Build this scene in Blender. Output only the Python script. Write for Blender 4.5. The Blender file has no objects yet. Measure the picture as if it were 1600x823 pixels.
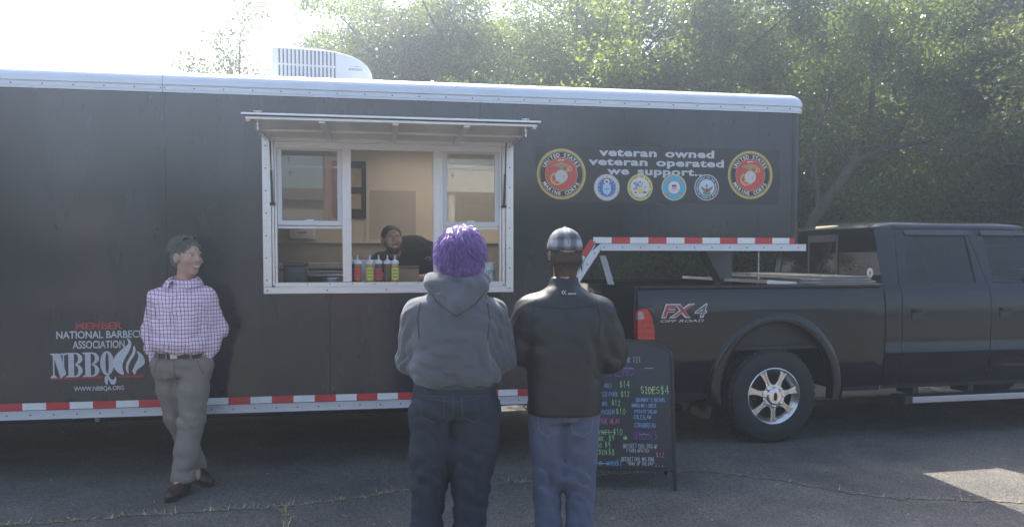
import bpy, bmesh, math, random
import numpy as np
from mathutils import Vector, Matrix, Euler
random.seed(7); RNG = np.random.default_rng(11)
sc = bpy.context.scene
R = math.radians
PI = math.pi

# ------------------------------------------------------------------ camera
cam_d = bpy.data.cameras.new('camera')
cam = bpy.data.objects.new('camera', cam_d)
sc.collection.objects.link(cam)
cam.location = (0, 0, 1.65)
cam.rotation_euler = (R(90 - 2.3), 0, 0)
cam_d.sensor_width = 36.0
cam_d.lens = 36.0 * 1220 / 1600
cam_d.shift_y = (450 - 411.5) / 1600
cam_d.clip_start = 0.05
cam_d.clip_end = 3000
sc.camera = cam

# ------------------------------------------------------------------ sky, sun, exposure
SUN_EL, SUN_AZ = R(51), R(21)          # azimuth: degrees to the left of straight ahead
world = bpy.data.worlds.new('World')
sc.world = world
world.use_nodes = True
wn, wl = world.node_tree.nodes, world.node_tree.links
wn.clear()
sky = wn.new('ShaderNodeTexSky')
sky.sky_type = 'NISHITA'
sky.sun_disc = False
sky.sun_elevation = SUN_EL
sky.sun_rotation = -SUN_AZ
sky.air_density = 1.0
sky.dust_density = 2.5
bg = wn.new('ShaderNodeBackground')
bg.inputs['Strength'].default_value = 0.135
wo = wn.new('ShaderNodeOutputWorld')
wl.new(sky.outputs[0], bg.inputs[0])
wl.new(bg.outputs[0], wo.inputs[0])

sun_d = bpy.data.lights.new('sun', 'SUN')
sun_d.energy = 5.0
sun_d.angle = R(0.5)
sun_d.color = (1.0, 0.95, 0.86)
sun = bpy.data.objects.new('sun', sun_d)
sc.collection.objects.link(sun)
_sd = Vector((-math.sin(SUN_AZ) * math.cos(SUN_EL), math.cos(SUN_AZ) * math.cos(SUN_EL), math.sin(SUN_EL)))
sun.rotation_euler = _sd.to_track_quat('Z', 'Y').to_euler()
sun.location = _sd * 60

vs = sc.view_settings
vs.view_transform = 'Standard'
vs.look = 'None'
vs.gamma = 1.0
vs.use_curve_mapping = False
vs.exposure = 1.55

cy = sc.cycles
cy.max_bounces = 7
cy.diffuse_bounces = 3
cy.transmission_bounces = 4
cy.glossy_bounces = 3
cy.adaptive_threshold = 0.02
cy.transparent_max_bounces = 10
cy.volume_bounces = 0
cy.caustics_reflective = False
cy.caustics_refractive = False
cy.sample_clamp_indirect = 6.0

# ------------------------------------------------------------------ materials
MATS = {}
def mat(name, col, rough=0.5, metal=0.0, var=0.0, vscale=8.0, bump=0.0, bscale=40.0, coat=0.0,
        spec=0.5, stretch=(1, 1, 1), dirt=None, dscale=2.0, damt=0.5, rvar=0.0, sheen=0.0):
    """Principled material with noise-driven colour variation, fine relief and blotchy dirt."""
    if name in MATS:
        return MATS[name]
    m = bpy.data.materials.new(name)
    m.use_nodes = True
    nt = m.node_tree; N = nt.nodes; L = nt.links
    b = N['Principled BSDF']
    b.inputs['Base Color'].default_value = (*col, 1)
    b.inputs['Roughness'].default_value = rough
    b.inputs['Metallic'].default_value = metal
    b.inputs['Specular IOR Level'].default_value = spec
    if coat:
        b.inputs['Coat Weight'].default_value = coat
        b.inputs['Coat Roughness'].default_value = 0.06
    if sheen:
        b.inputs['Sheen Weight'].default_value = sheen
        b.inputs['Sheen Roughness'].default_value = 0.6
    tc = N.new('ShaderNodeTexCoord')
    mp = N.new('ShaderNodeMapping'); mp.inputs['Scale'].default_value = stretch
    L.new(tc.outputs['Object'], mp.inputs['Vector'])
    out = None
    if var:
        n = N.new('ShaderNodeTexNoise'); n.inputs['Scale'].default_value = vscale; n.inputs['Detail'].default_value = 5
        L.new(mp.outputs[0], n.inputs['Vector'])
        r = N.new('ShaderNodeMapRange')
        r.inputs[1].default_value = 0.25; r.inputs[2].default_value = 0.75
        r.inputs[3].default_value = 1 - var; r.inputs[4].default_value = 1 + var
        L.new(n.outputs['Fac'], r.inputs[0])
        mx = N.new('ShaderNodeMix'); mx.data_type = 'RGBA'; mx.blend_type = 'MULTIPLY'
        mx.inputs[0].default_value = 1.0
        mx.inputs[6].default_value = (*col, 1)
        L.new(r.outputs[0], mx.inputs[7])
        out = mx.outputs[2]
    if dirt:
        n2 = N.new('ShaderNodeTexNoise'); n2.inputs['Scale'].default_value = dscale; n2.inputs['Detail'].default_value = 8
        n2.inputs['Roughness'].default_value = 0.65
        L.new(mp.outputs[0], n2.inputs['Vector'])
        r2 = N.new('ShaderNodeMapRange'); r2.inputs[1].default_value = 0.5; r2.inputs[2].default_value = 0.8
        r2.inputs[3].default_value = 0.0; r2.inputs[4].default_value = damt
        L.new(n2.outputs['Fac'], r2.inputs[0])
        m2 = N.new('ShaderNodeMix'); m2.data_type = 'RGBA'
        if out is not None:
            L.new(out, m2.inputs[6])
        else:
            m2.inputs[6].default_value = (*col, 1)
        m2.inputs[7].default_value = (*dirt, 1)
        L.new(r2.outputs[0], m2.inputs[0])
        out = m2.outputs[2]
    if out is not None:
        L.new(out, b.inputs['Base Color'])
    if rvar:
        n4 = N.new('ShaderNodeTexNoise'); n4.inputs['Scale'].default_value = 3.0; n4.inputs['Detail'].default_value = 6
        L.new(mp.outputs[0], n4.inputs['Vector'])
        r4 = N.new('ShaderNodeMapRange'); r4.inputs[1].default_value = 0.3; r4.inputs[2].default_value = 0.7
        r4.inputs[3].default_value = max(0.02, rough - rvar); r4.inputs[4].default_value = rough + rvar
        L.new(n4.outputs['Fac'], r4.inputs[0]); L.new(r4.outputs[0], b.inputs['Roughness'])
    if bump:
        n3 = N.new('ShaderNodeTexNoise'); n3.inputs['Scale'].default_value = bscale; n3.inputs['Detail'].default_value = 4
        L.new(mp.outputs[0], n3.inputs['Vector'])
        bp = N.new('ShaderNodeBump'); bp.inputs['Strength'].default_value = bump; bp.inputs['Distance'].default_value = 0.02
        L.new(n3.outputs['Fac'], bp.inputs['Height'])
        L.new(bp.outputs[0], b.inputs['Normal'])
    MATS[name] = m
    return m

def glass_mat(name, tint=(0.9, 0.93, 0.92), ior=1.55, rough=0.0):
    m = bpy.data.materials.new(name); m.use_nodes = True
    N = m.node_tree.nodes; L = m.node_tree.links
    N.clear()
    o = N.new('ShaderNodeOutputMaterial'); mx = N.new('ShaderNodeMixShader')
    f = N.new('ShaderNodeFresnel'); f.inputs[0].default_value = ior
    t = N.new('ShaderNodeBsdfTransparent'); t.inputs[0].default_value = (*tint, 1)
    g = N.new('ShaderNodeBsdfGlossy'); g.inputs['Roughness'].default_value = rough
    L.new(f.outputs[0], mx.inputs[0]); L.new(t.outputs[0], mx.inputs[1]); L.new(g.outputs[0], mx.inputs[2])
    L.new(mx.outputs[0], o.inputs[0])
    MATS[name] = m
    return m

# ------------------------------------------------------------------ objects
COL = sc.collection
def finish(name, me, m=None, parent=None, smooth=False, loc=None, rot=None, angle=None):
    o = bpy.data.objects.new(name, me)
    COL.objects.link(o)
    if m is not None:
        for k in (m if isinstance(m, (list, tuple)) else [m]):
            me.materials.append(k)
    if smooth:
        me.shade_smooth()
        if angle:
            me.set_sharp_from_angle(angle=R(angle))
    if parent is not None:
        o.parent = parent
    if loc is not None:
        o.location = loc
    if rot is not None:
        o.rotation_euler = rot
    return o

def tag(o, label=None, cat=None, group=None, kind=None):
    if label: o['label'] = label
    if cat: o['category'] = cat
    if group: o['group'] = group
    if kind: o['kind'] = kind
    return o

def empty(name, loc=(0, 0, 0), rz=0.0, label=None, cat=None, group=None):
    o = bpy.data.objects.new(name, None)
    COL.objects.link(o)
    o.location = loc; o.rotation_euler = (0, 0, rz); o.empty_display_size = 0.2
    return tag(o, label, cat, group)

class MB:
    """collects shapes for one mesh"""
    def __init__(s):
        s.v = []; s.f = []; s.mi = []; s.cur = 0
    def add(s, vs, fs):
        n = len(s.v)
        s.v += [tuple(p) for p in vs]
        for f in fs:
            s.f.append([i + n for i in f]); s.mi.append(s.cur)
        return s
    def box(s, x0, x1, y0, y1, z0, z1, bev=0.0):
        if bev <= 0:
            vs = [(x, y, z) for z in (z0, z1) for y in (y0, y1) for x in (x0, x1)]
            fs = [(0, 2, 3, 1), (4, 5, 7, 6), (0, 1, 5, 4), (2, 6, 7, 3), (0, 4, 6, 2), (1, 3, 7, 5)]
            return s.add(vs, fs)
        bm = bmesh.new()
        bmesh.ops.create_cube(bm, size=1.0)
        for v in bm.verts:
            v.co = ((x0 + x1) / 2 + v.co.x * (x1 - x0), (y0 + y1) / 2 + v.co.y * (y1 - y0), (z0 + z1) / 2 + v.co.z * (z1 - z0))
        bmesh.ops.bevel(bm, geom=bm.edges[:], offset=bev, segments=2, affect='EDGES', profile=0.5)
        return s.bm(bm)
    def bm(s, bm):
        bm.verts.index_update()
        s.add([v.co[:] for v in bm.verts], [[v.index for v in f.verts] for f in bm.faces])
        bm.free()
        return s
    def prism(s, poly, axis, a, b):
        """2-D polygon extruded; axis 'y': poly is (x,z) from y=a to b; 'x': poly (y,z); 'z': poly (x,y)"""
        n = len(poly)
        def P(p, t):
            return {'y': (p[0], t, p[1]), 'x': (t, p[0], p[1]), 'z': (p[0], p[1], t)}[axis]
        vs = [P(p, a) for p in poly] + [P(p, b) for p in poly]
        fs = [list(range(n)), list(range(2 * n - 1, n - 1, -1))]
        fs += [[i, (i + 1) % n + 0, (i + 1) % n + n, i + n][::-1] for i in range(n)]
        return s.add(vs, fs)
    def tube(s, pts, rad, n=10, cap=True, sq=None):
        pts = [Vector(p) for p in pts]
        rs = rad if isinstance(rad, (list, tuple)) else [rad] * len(pts)
        base = len(s.v); vs = []; fs = []
        up = None
        for i, p in enumerate(pts):
            d = (pts[min(i + 1, len(pts) - 1)] - pts[max(i - 1, 0)]).normalized()
            if up is None:
                up = Vector((0, 0, 1)) if abs(d.z) < 0.9 else Vector((1, 0, 0))
            a = d.cross(up)
            if a.length < 1e-6: a = d.cross(Vector((0, 1, 0.1)))
            a.normalize(); b = a.cross(d).normalized(); up = b
            for k in range(n):
                t = 2 * PI * k / n
                vs.append(tuple(p + rs[i] * (math.cos(t) * a + math.sin(t) * b)))
        for i in range(len(pts) - 1):
            for k in range(n):
                fs.append([i * n + k, i * n + (k + 1) % n, (i + 1) * n + (k + 1) % n, (i + 1) * n + k])
        if cap:
            fs.append(list(range(n))[::-1]); fs.append([(len(pts) - 1) * n + k for k in range(n)])
        return s.add(vs, fs)
    def lathe(s, prof, c=(0, 0, 0), axis='z', n=24, a0=0.0, a1=2 * PI):
        """prof: list of (r, h)"""
        full = abs(a1 - a0 - 2 * PI) < 1e-6
        m = n if full else n + 1
        vs = []
        for r, h in prof:
            for k in range(m):
                t = a0 + (a1 - a0) * k / n
                x, y = r * math.cos(t), r * math.sin(t)
                q = {'z': (x, y, h), 'y': (x, h, y), 'x': (h, x, y)}[axis]
                vs.append((c[0] + q[0], c[1] + q[1], c[2] + q[2]))
        fs = []
        for i in range(len(prof) - 1):
            for k in range(n):
                k2 = (k + 1) % m
                fs.append([i * m + k, i * m + k2, (i + 1) * m + k2, (i + 1) * m + k])
        return s.add(vs, fs)
    def disc(s, c, r, n=24, axis='y', rx=None):
        vs = []
        for k in range(n):
            t = 2 * PI * k / n
            a, b = (rx or r) * math.cos(t), r * math.sin(t)
            vs.append({'y': (c[0] + a, c[1], c[2] + b), 'x': (c[0], c[1] + a, c[2] + b), 'z': (c[0] + a, c[1] + b, c[2])}[axis])
        return s.add(vs, [list(range(n))])
    def ring(s, c, r0, r1, n=40, axis='y'):
        vs = []
        for r in (r0, r1):
            for k in range(n):
                t = 2 * PI * k / n
                a, b = r * math.cos(t), r * math.sin(t)
                vs.append({'y': (c[0] + a, c[1], c[2] + b), 'x': (c[0], c[1] + a, c[2] + b)}[axis])
        return s.add(vs, [[k, (k + 1) % n, n + (k + 1) % n, n + k] for k in range(n)])
    def grid(s, P, nu, nv, close=False):
        """P(i,j) -> point, i in 0..nu, j in 0..nv"""
        vs = [tuple(P(i, j)) for i in range(nu + 1) for j in range(nv + 1)]
        fs = [[i * (nv + 1) + j, (i + 1) * (nv + 1) + j, (i + 1) * (nv + 1) + j + 1, i * (nv + 1) + j + 1]
              for i in range(nu) for j in range(nv)]
        return s.add(vs, fs)
    def mesh(s, name='m', recalc=True):
        me = bpy.data.meshes.new(name)
        me.from_pydata(s.v, [], s.f)
        if max(s.mi, default=0) > 0:
            me.polygons.foreach_set('material_index', s.mi)
        if recalc:
            bm = bmesh.new(); bm.from_mesh(me)
            bmesh.ops.recalc_face_normals(bm, faces=bm.faces)
            bm.to_mesh(me); bm.free()
        me.update()
        return me
    def build(s, name, m, parent=None, smooth=False, angle=35, recalc=True, **k):
        return finish(name, s.mesh(name, recalc), m, parent, smooth, angle=angle, **k)

def np_mesh(name, V, F, mi=None):
    """fast mesh from numpy arrays, F is (n,3) or (n,4)"""
    me = bpy.data.meshes.new(name)
    V = np.ascontiguousarray(V, dtype=np.float32); F = np.ascontiguousarray(F, dtype=np.int32)
    k = F.shape[1]
    me.vertices.add(len(V)); me.vertices.foreach_set('co', V.ravel())
    me.loops.add(F.size); me.loops.foreach_set('vertex_index', F.ravel())
    me.polygons.add(len(F)); me.polygons.foreach_set('loop_start', np.arange(0, F.size, k, dtype=np.int32))
    if mi is not None:
        me.polygons.foreach_set('material_index', np.asarray(mi, dtype=np.int32))
    me.update(calc_edges=True); me.validate()
    return me

# ------------------------------------------------------------------ lettering
def text_mesh(body, size=0.1, sx=1.0, bold=0.0, align='CENTER', spacing=1.0, shear=0.0, extrude=0.0005, fit=None, small=False):
    """flat text standing in the x-z plane, facing -y; origin at baseline; fit=(width,height) stretches it to a size"""
    cu = bpy.data.curves.new('t', 'FONT')
    cu.body = body; cu.size = size; cu.offset = bold * .2; cu.align_x = align; cu.space_character = spacing
    cu.shear = shear; cu.extrude = 0; cu.resolution_u = 4
    o = bpy.data.objects.new('t', cu); COL.objects.link(o)
    dg = bpy.context.evaluated_depsgraph_get(); dg.update()
    me = bpy.data.meshes.new_from_object(o.evaluated_get(dg))
    bpy.data.objects.remove(o); bpy.data.curves.remove(cu)
    co = np.zeros(len(me.vertices) * 3, dtype=np.float32); me.vertices.foreach_get('co', co); co = co.reshape(-1, 3)
    if fit:
        x0, x1 = co[:, 0].min(), co[:, 0].max(); y0, y1 = co[:, 1].min(), co[:, 1].max()
        co[:, 0] = (co[:, 0] - (x0 + x1) / 2) * fit[0] / (x1 - x0); co[:, 1] = (co[:, 1] - y0) * fit[1] / (y1 - y0)
    else:
        co[:, 0] *= sx
    out = np.stack([co[:, 0], co[:, 2], co[:, 1]], 1)
    me.vertices.foreach_set('co', out.ravel().astype(np.float32)); me.update()
    return me
def text(name, body, m, parent, loc, **k):
    return finish(name, text_mesh(body, **k), m, parent, loc=loc)

# single-stroke capitals for chalk and marker writing (unit box 0..1 wide, 0..1 high)
SF = {
 'A': [[(0,0),(.45,1),(.9,0)],[(.18,.38),(.74,.38)]], 'B': [[(0,0),(0,1),(.6,.95),(.65,.6),(0,.52)],[(.1,.52),(.75,.45),(.72,.06),(0,0)]],
 'C': [[(.8,.85),(.45,1),(.08,.75),(.05,.25),(.4,0),(.8,.14)]], 'D': [[(0,0),(0,1),(.55,.9),(.8,.5),(.55,.1),(0,0)]],
 'E': [[(.75,1),(0,1),(0,0),(.75,0)],[(0,.52),(.6,.52)]], 'F': [[(.75,1),(0,1),(0,0)],[(0,.52),(.55,.52)]],
 'G': [[(.8,.85),(.45,1),(.08,.75),(.05,.25),(.4,0),(.8,.12),(.8,.45),(.5,.45)]], 'H': [[(0,0),(0,1)],[(.75,0),(.75,1)],[(0,.5),(.75,.5)]],
 'I': [[(.35,0),(.35,1)],[(.12,1),(.58,1)],[(.12,0),(.58,0)]], 'K': [[(0,0),(0,1)],[(.7,1),(0,.45),(.75,0)]], 'L': [[(0,1),(0,0),(.7,0)]],
 'M': [[(0,0),(.08,1),(.45,.35),(.82,1),(.9,0)]], 'N': [[(0,0),(0,1),(.75,0),(.75,1)]], 'O': [[(.42,1),(.05,.75),(.05,.25),(.42,0),(.8,.25),(.8,.75),(.42,1)]],
 'P': [[(0,0),(0,1),(.6,.97),(.7,.72),(.5,.5),(0,.48)]], 'R': [[(0,0),(0,1),(.6,.97),(.68,.72),(.5,.52),(0,.5)],[(.3,.5),(.75,0)]],
 'S': [[(.72,.88),(.4,1),(.08,.82),(.15,.58),(.65,.42),(.74,.16),(.4,0),(.05,.14)]], 'T': [[(0,1),(.85,1)],[(.42,1),(.42,0)]], 'U': [[(0,1),(0,.25),(.35,0),(.75,.25),(.75,1)]],
 'V': [[(0,1),(.4,0),(.8,1)]], 'W': [[(0,1),(.22,0),(.47,.65),(.72,0),(.95,1)]], 'X': [[(0,0),(.75,1)],[(0,1),(.75,0)]], 'Y': [[(0,1),(.38,.5),(.75,1)],[(.38,.5),(.38,0)]],
 '$': [[(.7,.8),(.4,.9),(.1,.75),(.15,.56),(.62,.44),(.7,.22),(.4,.1),(.08,.2)],[(.4,1.08),(.4,-.08)]],
 '1': [[(.15,.75),(.4,1),(.4,0)]], '2': [[(.05,.8),(.4,1),(.72,.75),(.05,0),(.78,0)]], '4': [[(.55,0),(.55,1),(0,.35),(.8,.35)]], '9': [[(.7,.65),(.4,.5),(.08,.7),(.35,1),(.7,.8),(.7,.4),(.5,0)]],
 '8': [[(.4,.52),(.1,.75),(.4,1),(.7,.75),(.4,.52),(.05,.25),(.4,0),(.75,.25),(.4,.52)]], '0': [[(.4,1),(.05,.6),(.1,.2),(.4,0),(.72,.3),(.7,.75),(.4,1)]],
 '-': [[(.15,.45),(.6,.45)]], '_': [[(0,0),(.9,0)]], '*': [[(.1,.2),(.8,.8)],[(.1,.8),(.8,.2)],[(.45,0),(.45,1)],[(0,.5),(.9,.5)]], '+': [[(.1,.5),(.7,.5)],[(.4,.2),(.4,.8)]],
 "'": [[(.3,1),(.22,.75)]], '"': [[(.2,1),(.2,.75)],[(.45,1),(.45,.75)]], '&': [[(.8,0),(.15,.75),(.4,1),(.6,.78),(.08,.25),(.35,0),(.8,.4)]], '/': [[(.1,0),(.6,1)]], '.': [[(.3,0),(.36,.06)]],
}
def stroke_text(mb, body, x, z, h, w=0.006, aspect=0.75, jit=0.03, y=0.0, gap=0.25, rr=random):
    """handwritten strokes as thin flat bars in the x-z plane (facing -y); returns end x"""
    for ch in body:
        if ch == ' ':
            x += h * aspect * 0.7; continue
        up = ch.isupper() or not ch.isalpha()
        hh = h if up else h * 0.8
        g = SF.get(ch.upper())
        if g is None:
            x += h * aspect * 0.5; continue
        wd = hh * aspect
        dz = rr.uniform(-jit, jit) * h
        for pl in g:
            y -= 0.00006
            q = [(x + (a + rr.uniform(-jit, jit)) * wd, z + dz + (b + rr.uniform(-jit, jit)) * hh) for a, b in pl]
            for (ax, az), (bx, bz) in zip(q[:-1], q[1:]):
                L = math.hypot(bx - ax, bz - az) + 1e-9
                ox, oz = -(bz - az) / L * w / 2, (bx - ax) / L * w / 2
                ex, ez = (bx - ax) / L * w * .3, (bz - az) / L * w * .3
                mb.add([(ax - ex + ox, y, az - ez + oz), (ax - ex - ox, y, az - ez - oz), (bx + ex - ox, y, bz + ez - oz), (bx + ex + ox, y, bz + ez + oz)], [(0, 1, 2, 3)])
        x += wd * (0.85 + gap)
    return x
# ------------------------------------------------------------------ ground
def asphalt_mat():
    m = bpy.data.materials.new('asphalt'); m.use_nodes = True
    N = m.node_tree.nodes; L = m.node_tree.links; b = N['Principled BSDF']
    tc = N.new('ShaderNodeTexCoord')
    def noise(scale, detail=4, rough=0.5):
        n = N.new('ShaderNodeTexNoise'); n.inputs['Scale'].default_value = scale; n.inputs['Detail'].default_value = detail
        n.inputs['Roughness'].default_value = rough
        L.new(tc.outputs['Object'], n.inputs['Vector']); return n.outputs['Fac']
    def ramp(src, p0, c0, p1, c1):
        r = N.new('ShaderNodeValToRGB'); r.color_ramp.elements[0].position = p0; r.color_ramp.elements[0].color = (*c0, 1)
        r.color_ramp.elements[1].position = p1; r.color_ramp.elements[1].color = (*c1, 1)
        L.new(src, r.inputs[0]); return r.outputs[0]
    def mix(fac, a, c, mode='MIX'):
        x = N.new('ShaderNodeMix'); x.data_type = 'RGBA'; x.blend_type = mode
        if isinstance(fac, float): x.inputs[0].default_value = fac
        else: L.new(fac, x.inputs[0])
        L.new(a, x.inputs[6]); L.new(c, x.inputs[7]); return x.outputs[2]
    vo = N.new('ShaderNodeTexVoronoi'); vo.inputs['Scale'].default_value = 130.0
    L.new(tc.outputs['Object'], vo.inputs['Vector'])
    stones = ramp(vo.outputs['Color'], 0.15, (0.065, 0.062, 0.058), 0.95, (0.25, 0.23, 0.20))
    base = ramp(noise(1.3, 7, 0.65), 0.3, (0.62, 0.62, 0.64), 0.72, (1.2, 1.17, 1.12))
    c = mix(1.0, stones, base, 'MULTIPLY')
    stain = ramp(noise(0.55, 5, 0.6), 0.55, (1, 1, 1), 0.72, (0.55, 0.55, 0.57))
    c = mix(1.0, c, stain, 'MULTIPLY')
    dust = ramp(noise(3.2, 9, 0.7), 0.58, (0, 0, 0), 0.8, (0.25, 0.25, 0.25))
    dc = N.new('ShaderNodeRGB'); dc.outputs[0].default_value = (0.24, 0.2, 0.15, 1)
    c = mix(dust, c, dc.outputs[0])
    L.new(c, b.inputs['Base Color'])
    b.inputs['Roughness'].default_value = 0.85
    b.inputs['Specular IOR Level'].default_value = 0.3
    bp = N.new('ShaderNodeBump'); bp.inputs['Strength'].default_value = 0.5; bp.inputs['Distance'].default_value = 0.006
    L.new(vo.outputs['Distance'], bp.inputs['Height']); L.new(bp.outputs[0], b.inputs['Normal'])
    return m
ASPH = asphalt_mat()
g = MB(); g.add([(-400, -400, 0), (400, -400, 0), (400, 400, 0), (-400, 400, 0)], [(0, 1, 2, 3)])
tag(g.build('ground', ASPH), 'grey worn asphalt of the parking lot', 'ground', kind='structure')

# cracks filled with dirt, dry grass along them
crack_m = mat('crack_dirt', (0.2, 0.165, 0.11), 0.95, var=0.5, vscale=30, bump=0.6, bscale=80)
straw_m = mat('dry_grass', (0.5, 0.4, 0.22), 0.8, var=0.3, vscale=9)
def crack(pts, w, label, seed, dens):
    rr = random.Random(seed)
    P = []
    for (a, b) in zip(pts[:-1], pts[1:]):
        n = max(2, int(math.dist(a, b) / 0.05))
        for k in range(n):
            t = k / n
            P.append((a[0] + (b[0] - a[0]) * t + rr.gauss(0, .008), a[1] + (b[1] - a[1]) * t + rr.gauss(0, .012)))
    P.append(pts[-1])
    mb = MB(); vs = []; fs = []
    for i, (x, y) in enumerate(P):
        q = P[min(i + 1, len(P) - 1)]; p = P[max(0, i - 1)]
        dx, dy = q[0] - p[0], q[1] - p[1]; L = math.hypot(dx, dy) + 1e-6
        h1 = w * rr.uniform(.3, 1.0) / 2; h2 = w * rr.uniform(.3, 1.0) / 2
        vs += [(x - dy / L * h1, y + dx / L * h1, .004), (x + dy / L * h2, y - dx / L * h2, .004)]
        if i: fs.append((2 * i - 2, 2 * i - 1, 2 * i + 1, 2 * i))
    mb.add(vs, fs)
    o = mb.build('asphalt_crack', crack_m)
    tag(o, label, 'crack', 'cracks in the asphalt')
    gb = MB()
    for (x, y) in P:
        for _ in range(rr.choice(dens)):
            a = rr.uniform(0, 2 * PI); l = rr.uniform(.02, .075); bx, by = x + rr.gauss(0, w * .35), y + rr.gauss(0, w * .4)
            t = rr.uniform(.15, 1.1); dx, dy, dz = math.cos(a) * math.cos(t) * l, math.sin(a) * math.cos(t) * l, math.sin(t) * l * .6
            px, py = -math.sin(a) * .003, math.cos(a) * .003
            gb.add([(bx - px, by - py, .004), (bx + px, by + py, .004), (bx + dx, by + dy, .005 + dz)], [(0, 1, 2)])
    if gb.f:
        go = gb.build('dry_grass', straw_m, o, recalc=False); go['kind'] = 'stuff'
    return o
crack([(-4.2, 4.45), (-3.15, 4.75), (-2.3, 4.95), (-1.52, 5.10), (-1.1, 5.28), (-.73, 5.47), (-.2, 5.62), (.3, 5.72)], .05,
      'long straw-filled crack running from under the man to the hooded person', 3, (1, 2, 4, 6))
crack([(-1.52, 5.10), (-1.47, 4.95), (-1.42, 4.85), (-1.36, 4.6), (-1.3, 4.2)], .06, 'short straw-filled crack branching towards the camera', 4, (2, 4, 7))
crack([(.3, 5.75), (.9, 5.9), (1.48, 5.97), (1.9, 5.75), (2.3, 5.45), (2.55, 5.3), (2.95, 5.25), (3.6, 5.15), (4.4, 5.0)], .03, 'thin pale crack curving past the menu board to the sunny patch', 5, (0, 1, 2, 3))
crack([(-.98, 6.1), (-1.0, 5.9), (-.9, 5.6), (-.80, 5.45)], .012, 'faint short crack leading under the trailer', 6, (0, 0, 1))
# scattered dry leaves and grit
rr = random.Random(77); lf = MB()
for _ in range(420):
    x, y = rr.uniform(-4.5, 5.5), rr.uniform(3.2, 6.6) if rr.random() < .75 else rr.uniform(6.5, 11); s_ = rr.uniform(.004, .016); a = rr.uniform(0, 6.28); q = rr.uniform(0, .4) * s_
    c, d = math.cos(a) * s_, math.sin(a) * s_
    lf.add([(x - c, y - d, .004), (x + d * .4, y - c * .4, .005 + q), (x + c, y + d, .004 + q), (x - d * .4, y + c * .4, .005)], [(0, 1, 2, 3)])
tag(lf.build('fallen_leaves', straw_m, recalc=False), 'tiny dry leaves and grit scattered over the asphalt', 'leaves', kind='stuff')
# ------------------------------------------------------------------ food trailer
PSI = R(9.65)
TR = empty('food_trailer', (0, 6.29, 0), PSI, 'long black gooseneck food trailer with raised serving hatch and round military seals', 'trailer')
black = mat('black_gelcoat_panel', (0.010, 0.014, 0.024), 0.14, var=0.08, vscale=3, bump=0.05, bscale=1.5, spec=0.6, rvar=0.05, dirt=(0.045, 0.045, 0.048), dscale=2.6, damt=0.22, stretch=(1, 1, .3))
blackt = mat('black_trim', (0.014, 0.014, 0.016), 0.3, var=0.1)
under = mat('undercarriage_black', (0.012, 0.012, 0.013), 0.6, var=0.3, vscale=6)
alu = mat('brushed_aluminium', (0.74, 0.73, 0.72), 0.38, 0.75, var=0.08, vscale=10, stretch=(1, 1, 25), bump=0.03, bscale=30, dirt=(0.35, 0.33, 0.3), dscale=6, damt=0.3)
aluw = mat('white_painted_aluminium', (0.66, 0.68, 0.72), 0.32, 0.25, var=0.05, vscale=4, dirt=(0.45, 0.44, 0.42), dscale=5, damt=0.3)
steel = mat('stainless_steel', (0.55, 0.56, 0.58), 0.3, 0.95, var=0.06, vscale=12, bump=0.02, bscale=20)
cream = mat('cream_interior_wall', (0.72, 0.6, 0.46), 0.55, var=0.05, vscale=2)
rivm = mat('rivet_dark', (0.05, 0.05, 0.055), 0.5, 0.4)
redt = mat('red_reflective_tape', (0.62, 0.035, 0.045), 0.3, var=0.1, vscale=20, dirt=(0.3, 0.1, 0.08), dscale=10, damt=0.35)
whitet = mat('white_reflective_tape', (0.82, 0.81, 0.77), 0.3, var=0.05, vscale=20, dirt=(0.5, 0.47, 0.4), dscale=9, damt=0.4)
gasket = mat('black_rubber', (0.012, 0.012, 0.012), 0.6)

LEFT, WID = -6.9, 2.40
W0, W1, WZ0, WZ1 = -1.88, -0.03, 1.39, 2.54        # hatch opening
BZ, TZ = 0.50, 2.90
# --- side panels, one per sheet
seams = [LEFT, -6.175, -4.99, -3.805, -2.62, -1.435, -0.25, 0.935, 2.12, 2.42]
for a, b in zip(seams[:-1], seams[1:]):
    a2, b2 = a + .0015, b - .0015
    m = MB(); v0, v1 = 0.0, .014
    bot = BZ if b < 0.3 else None
    def rect(x0, x1, z0, z1):
        if x1 - x0 > .002 and z1 - z0 > .002: m.prism([(x0, z0), (x1, z0), (x1, z1), (x0, z1)], 'y', v0, v1)
    if b2 <= W0 or a2 >= 0.9:
        rect(a2, b2, BZ if a2 < 0.9 else 1.72, TZ)
    else:
        lo, hi = max(a2, W0), min(b2, W1)
        if b2 <= W1: rect(a2, b2, WZ1, TZ)
        if a2 < W0:
            m.f.clear(); m.v.clear(); m.mi.clear(); m.prism([(a2, BZ), (b2, BZ), (b2, WZ0), (W0, WZ0), (W0, WZ1), (b2, WZ1), (b2, TZ), (a2, TZ)], 'y', v0, v1); m.build('side_panel', black, TR); continue
        if b2 > W1:
            # the sheet that carries the step up to the gooseneck
            m.prism([(a2, BZ), (.45, BZ), (.45, 1.28), (.74, 1.72), (b2, 1.72), (b2, TZ), (a2, TZ), (a2, WZ1), (W1, WZ1), (W1, WZ0), (a2, WZ0)], 'y', v0, v1)
        else:
            m.build('side_panel', black, TR); m = MB(); m.prism([(a2, BZ), (b2, BZ), (b2, WZ0), (a2, WZ0)], 'y', v0, v1)
    m.build('side_panel', black, TR)
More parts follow.
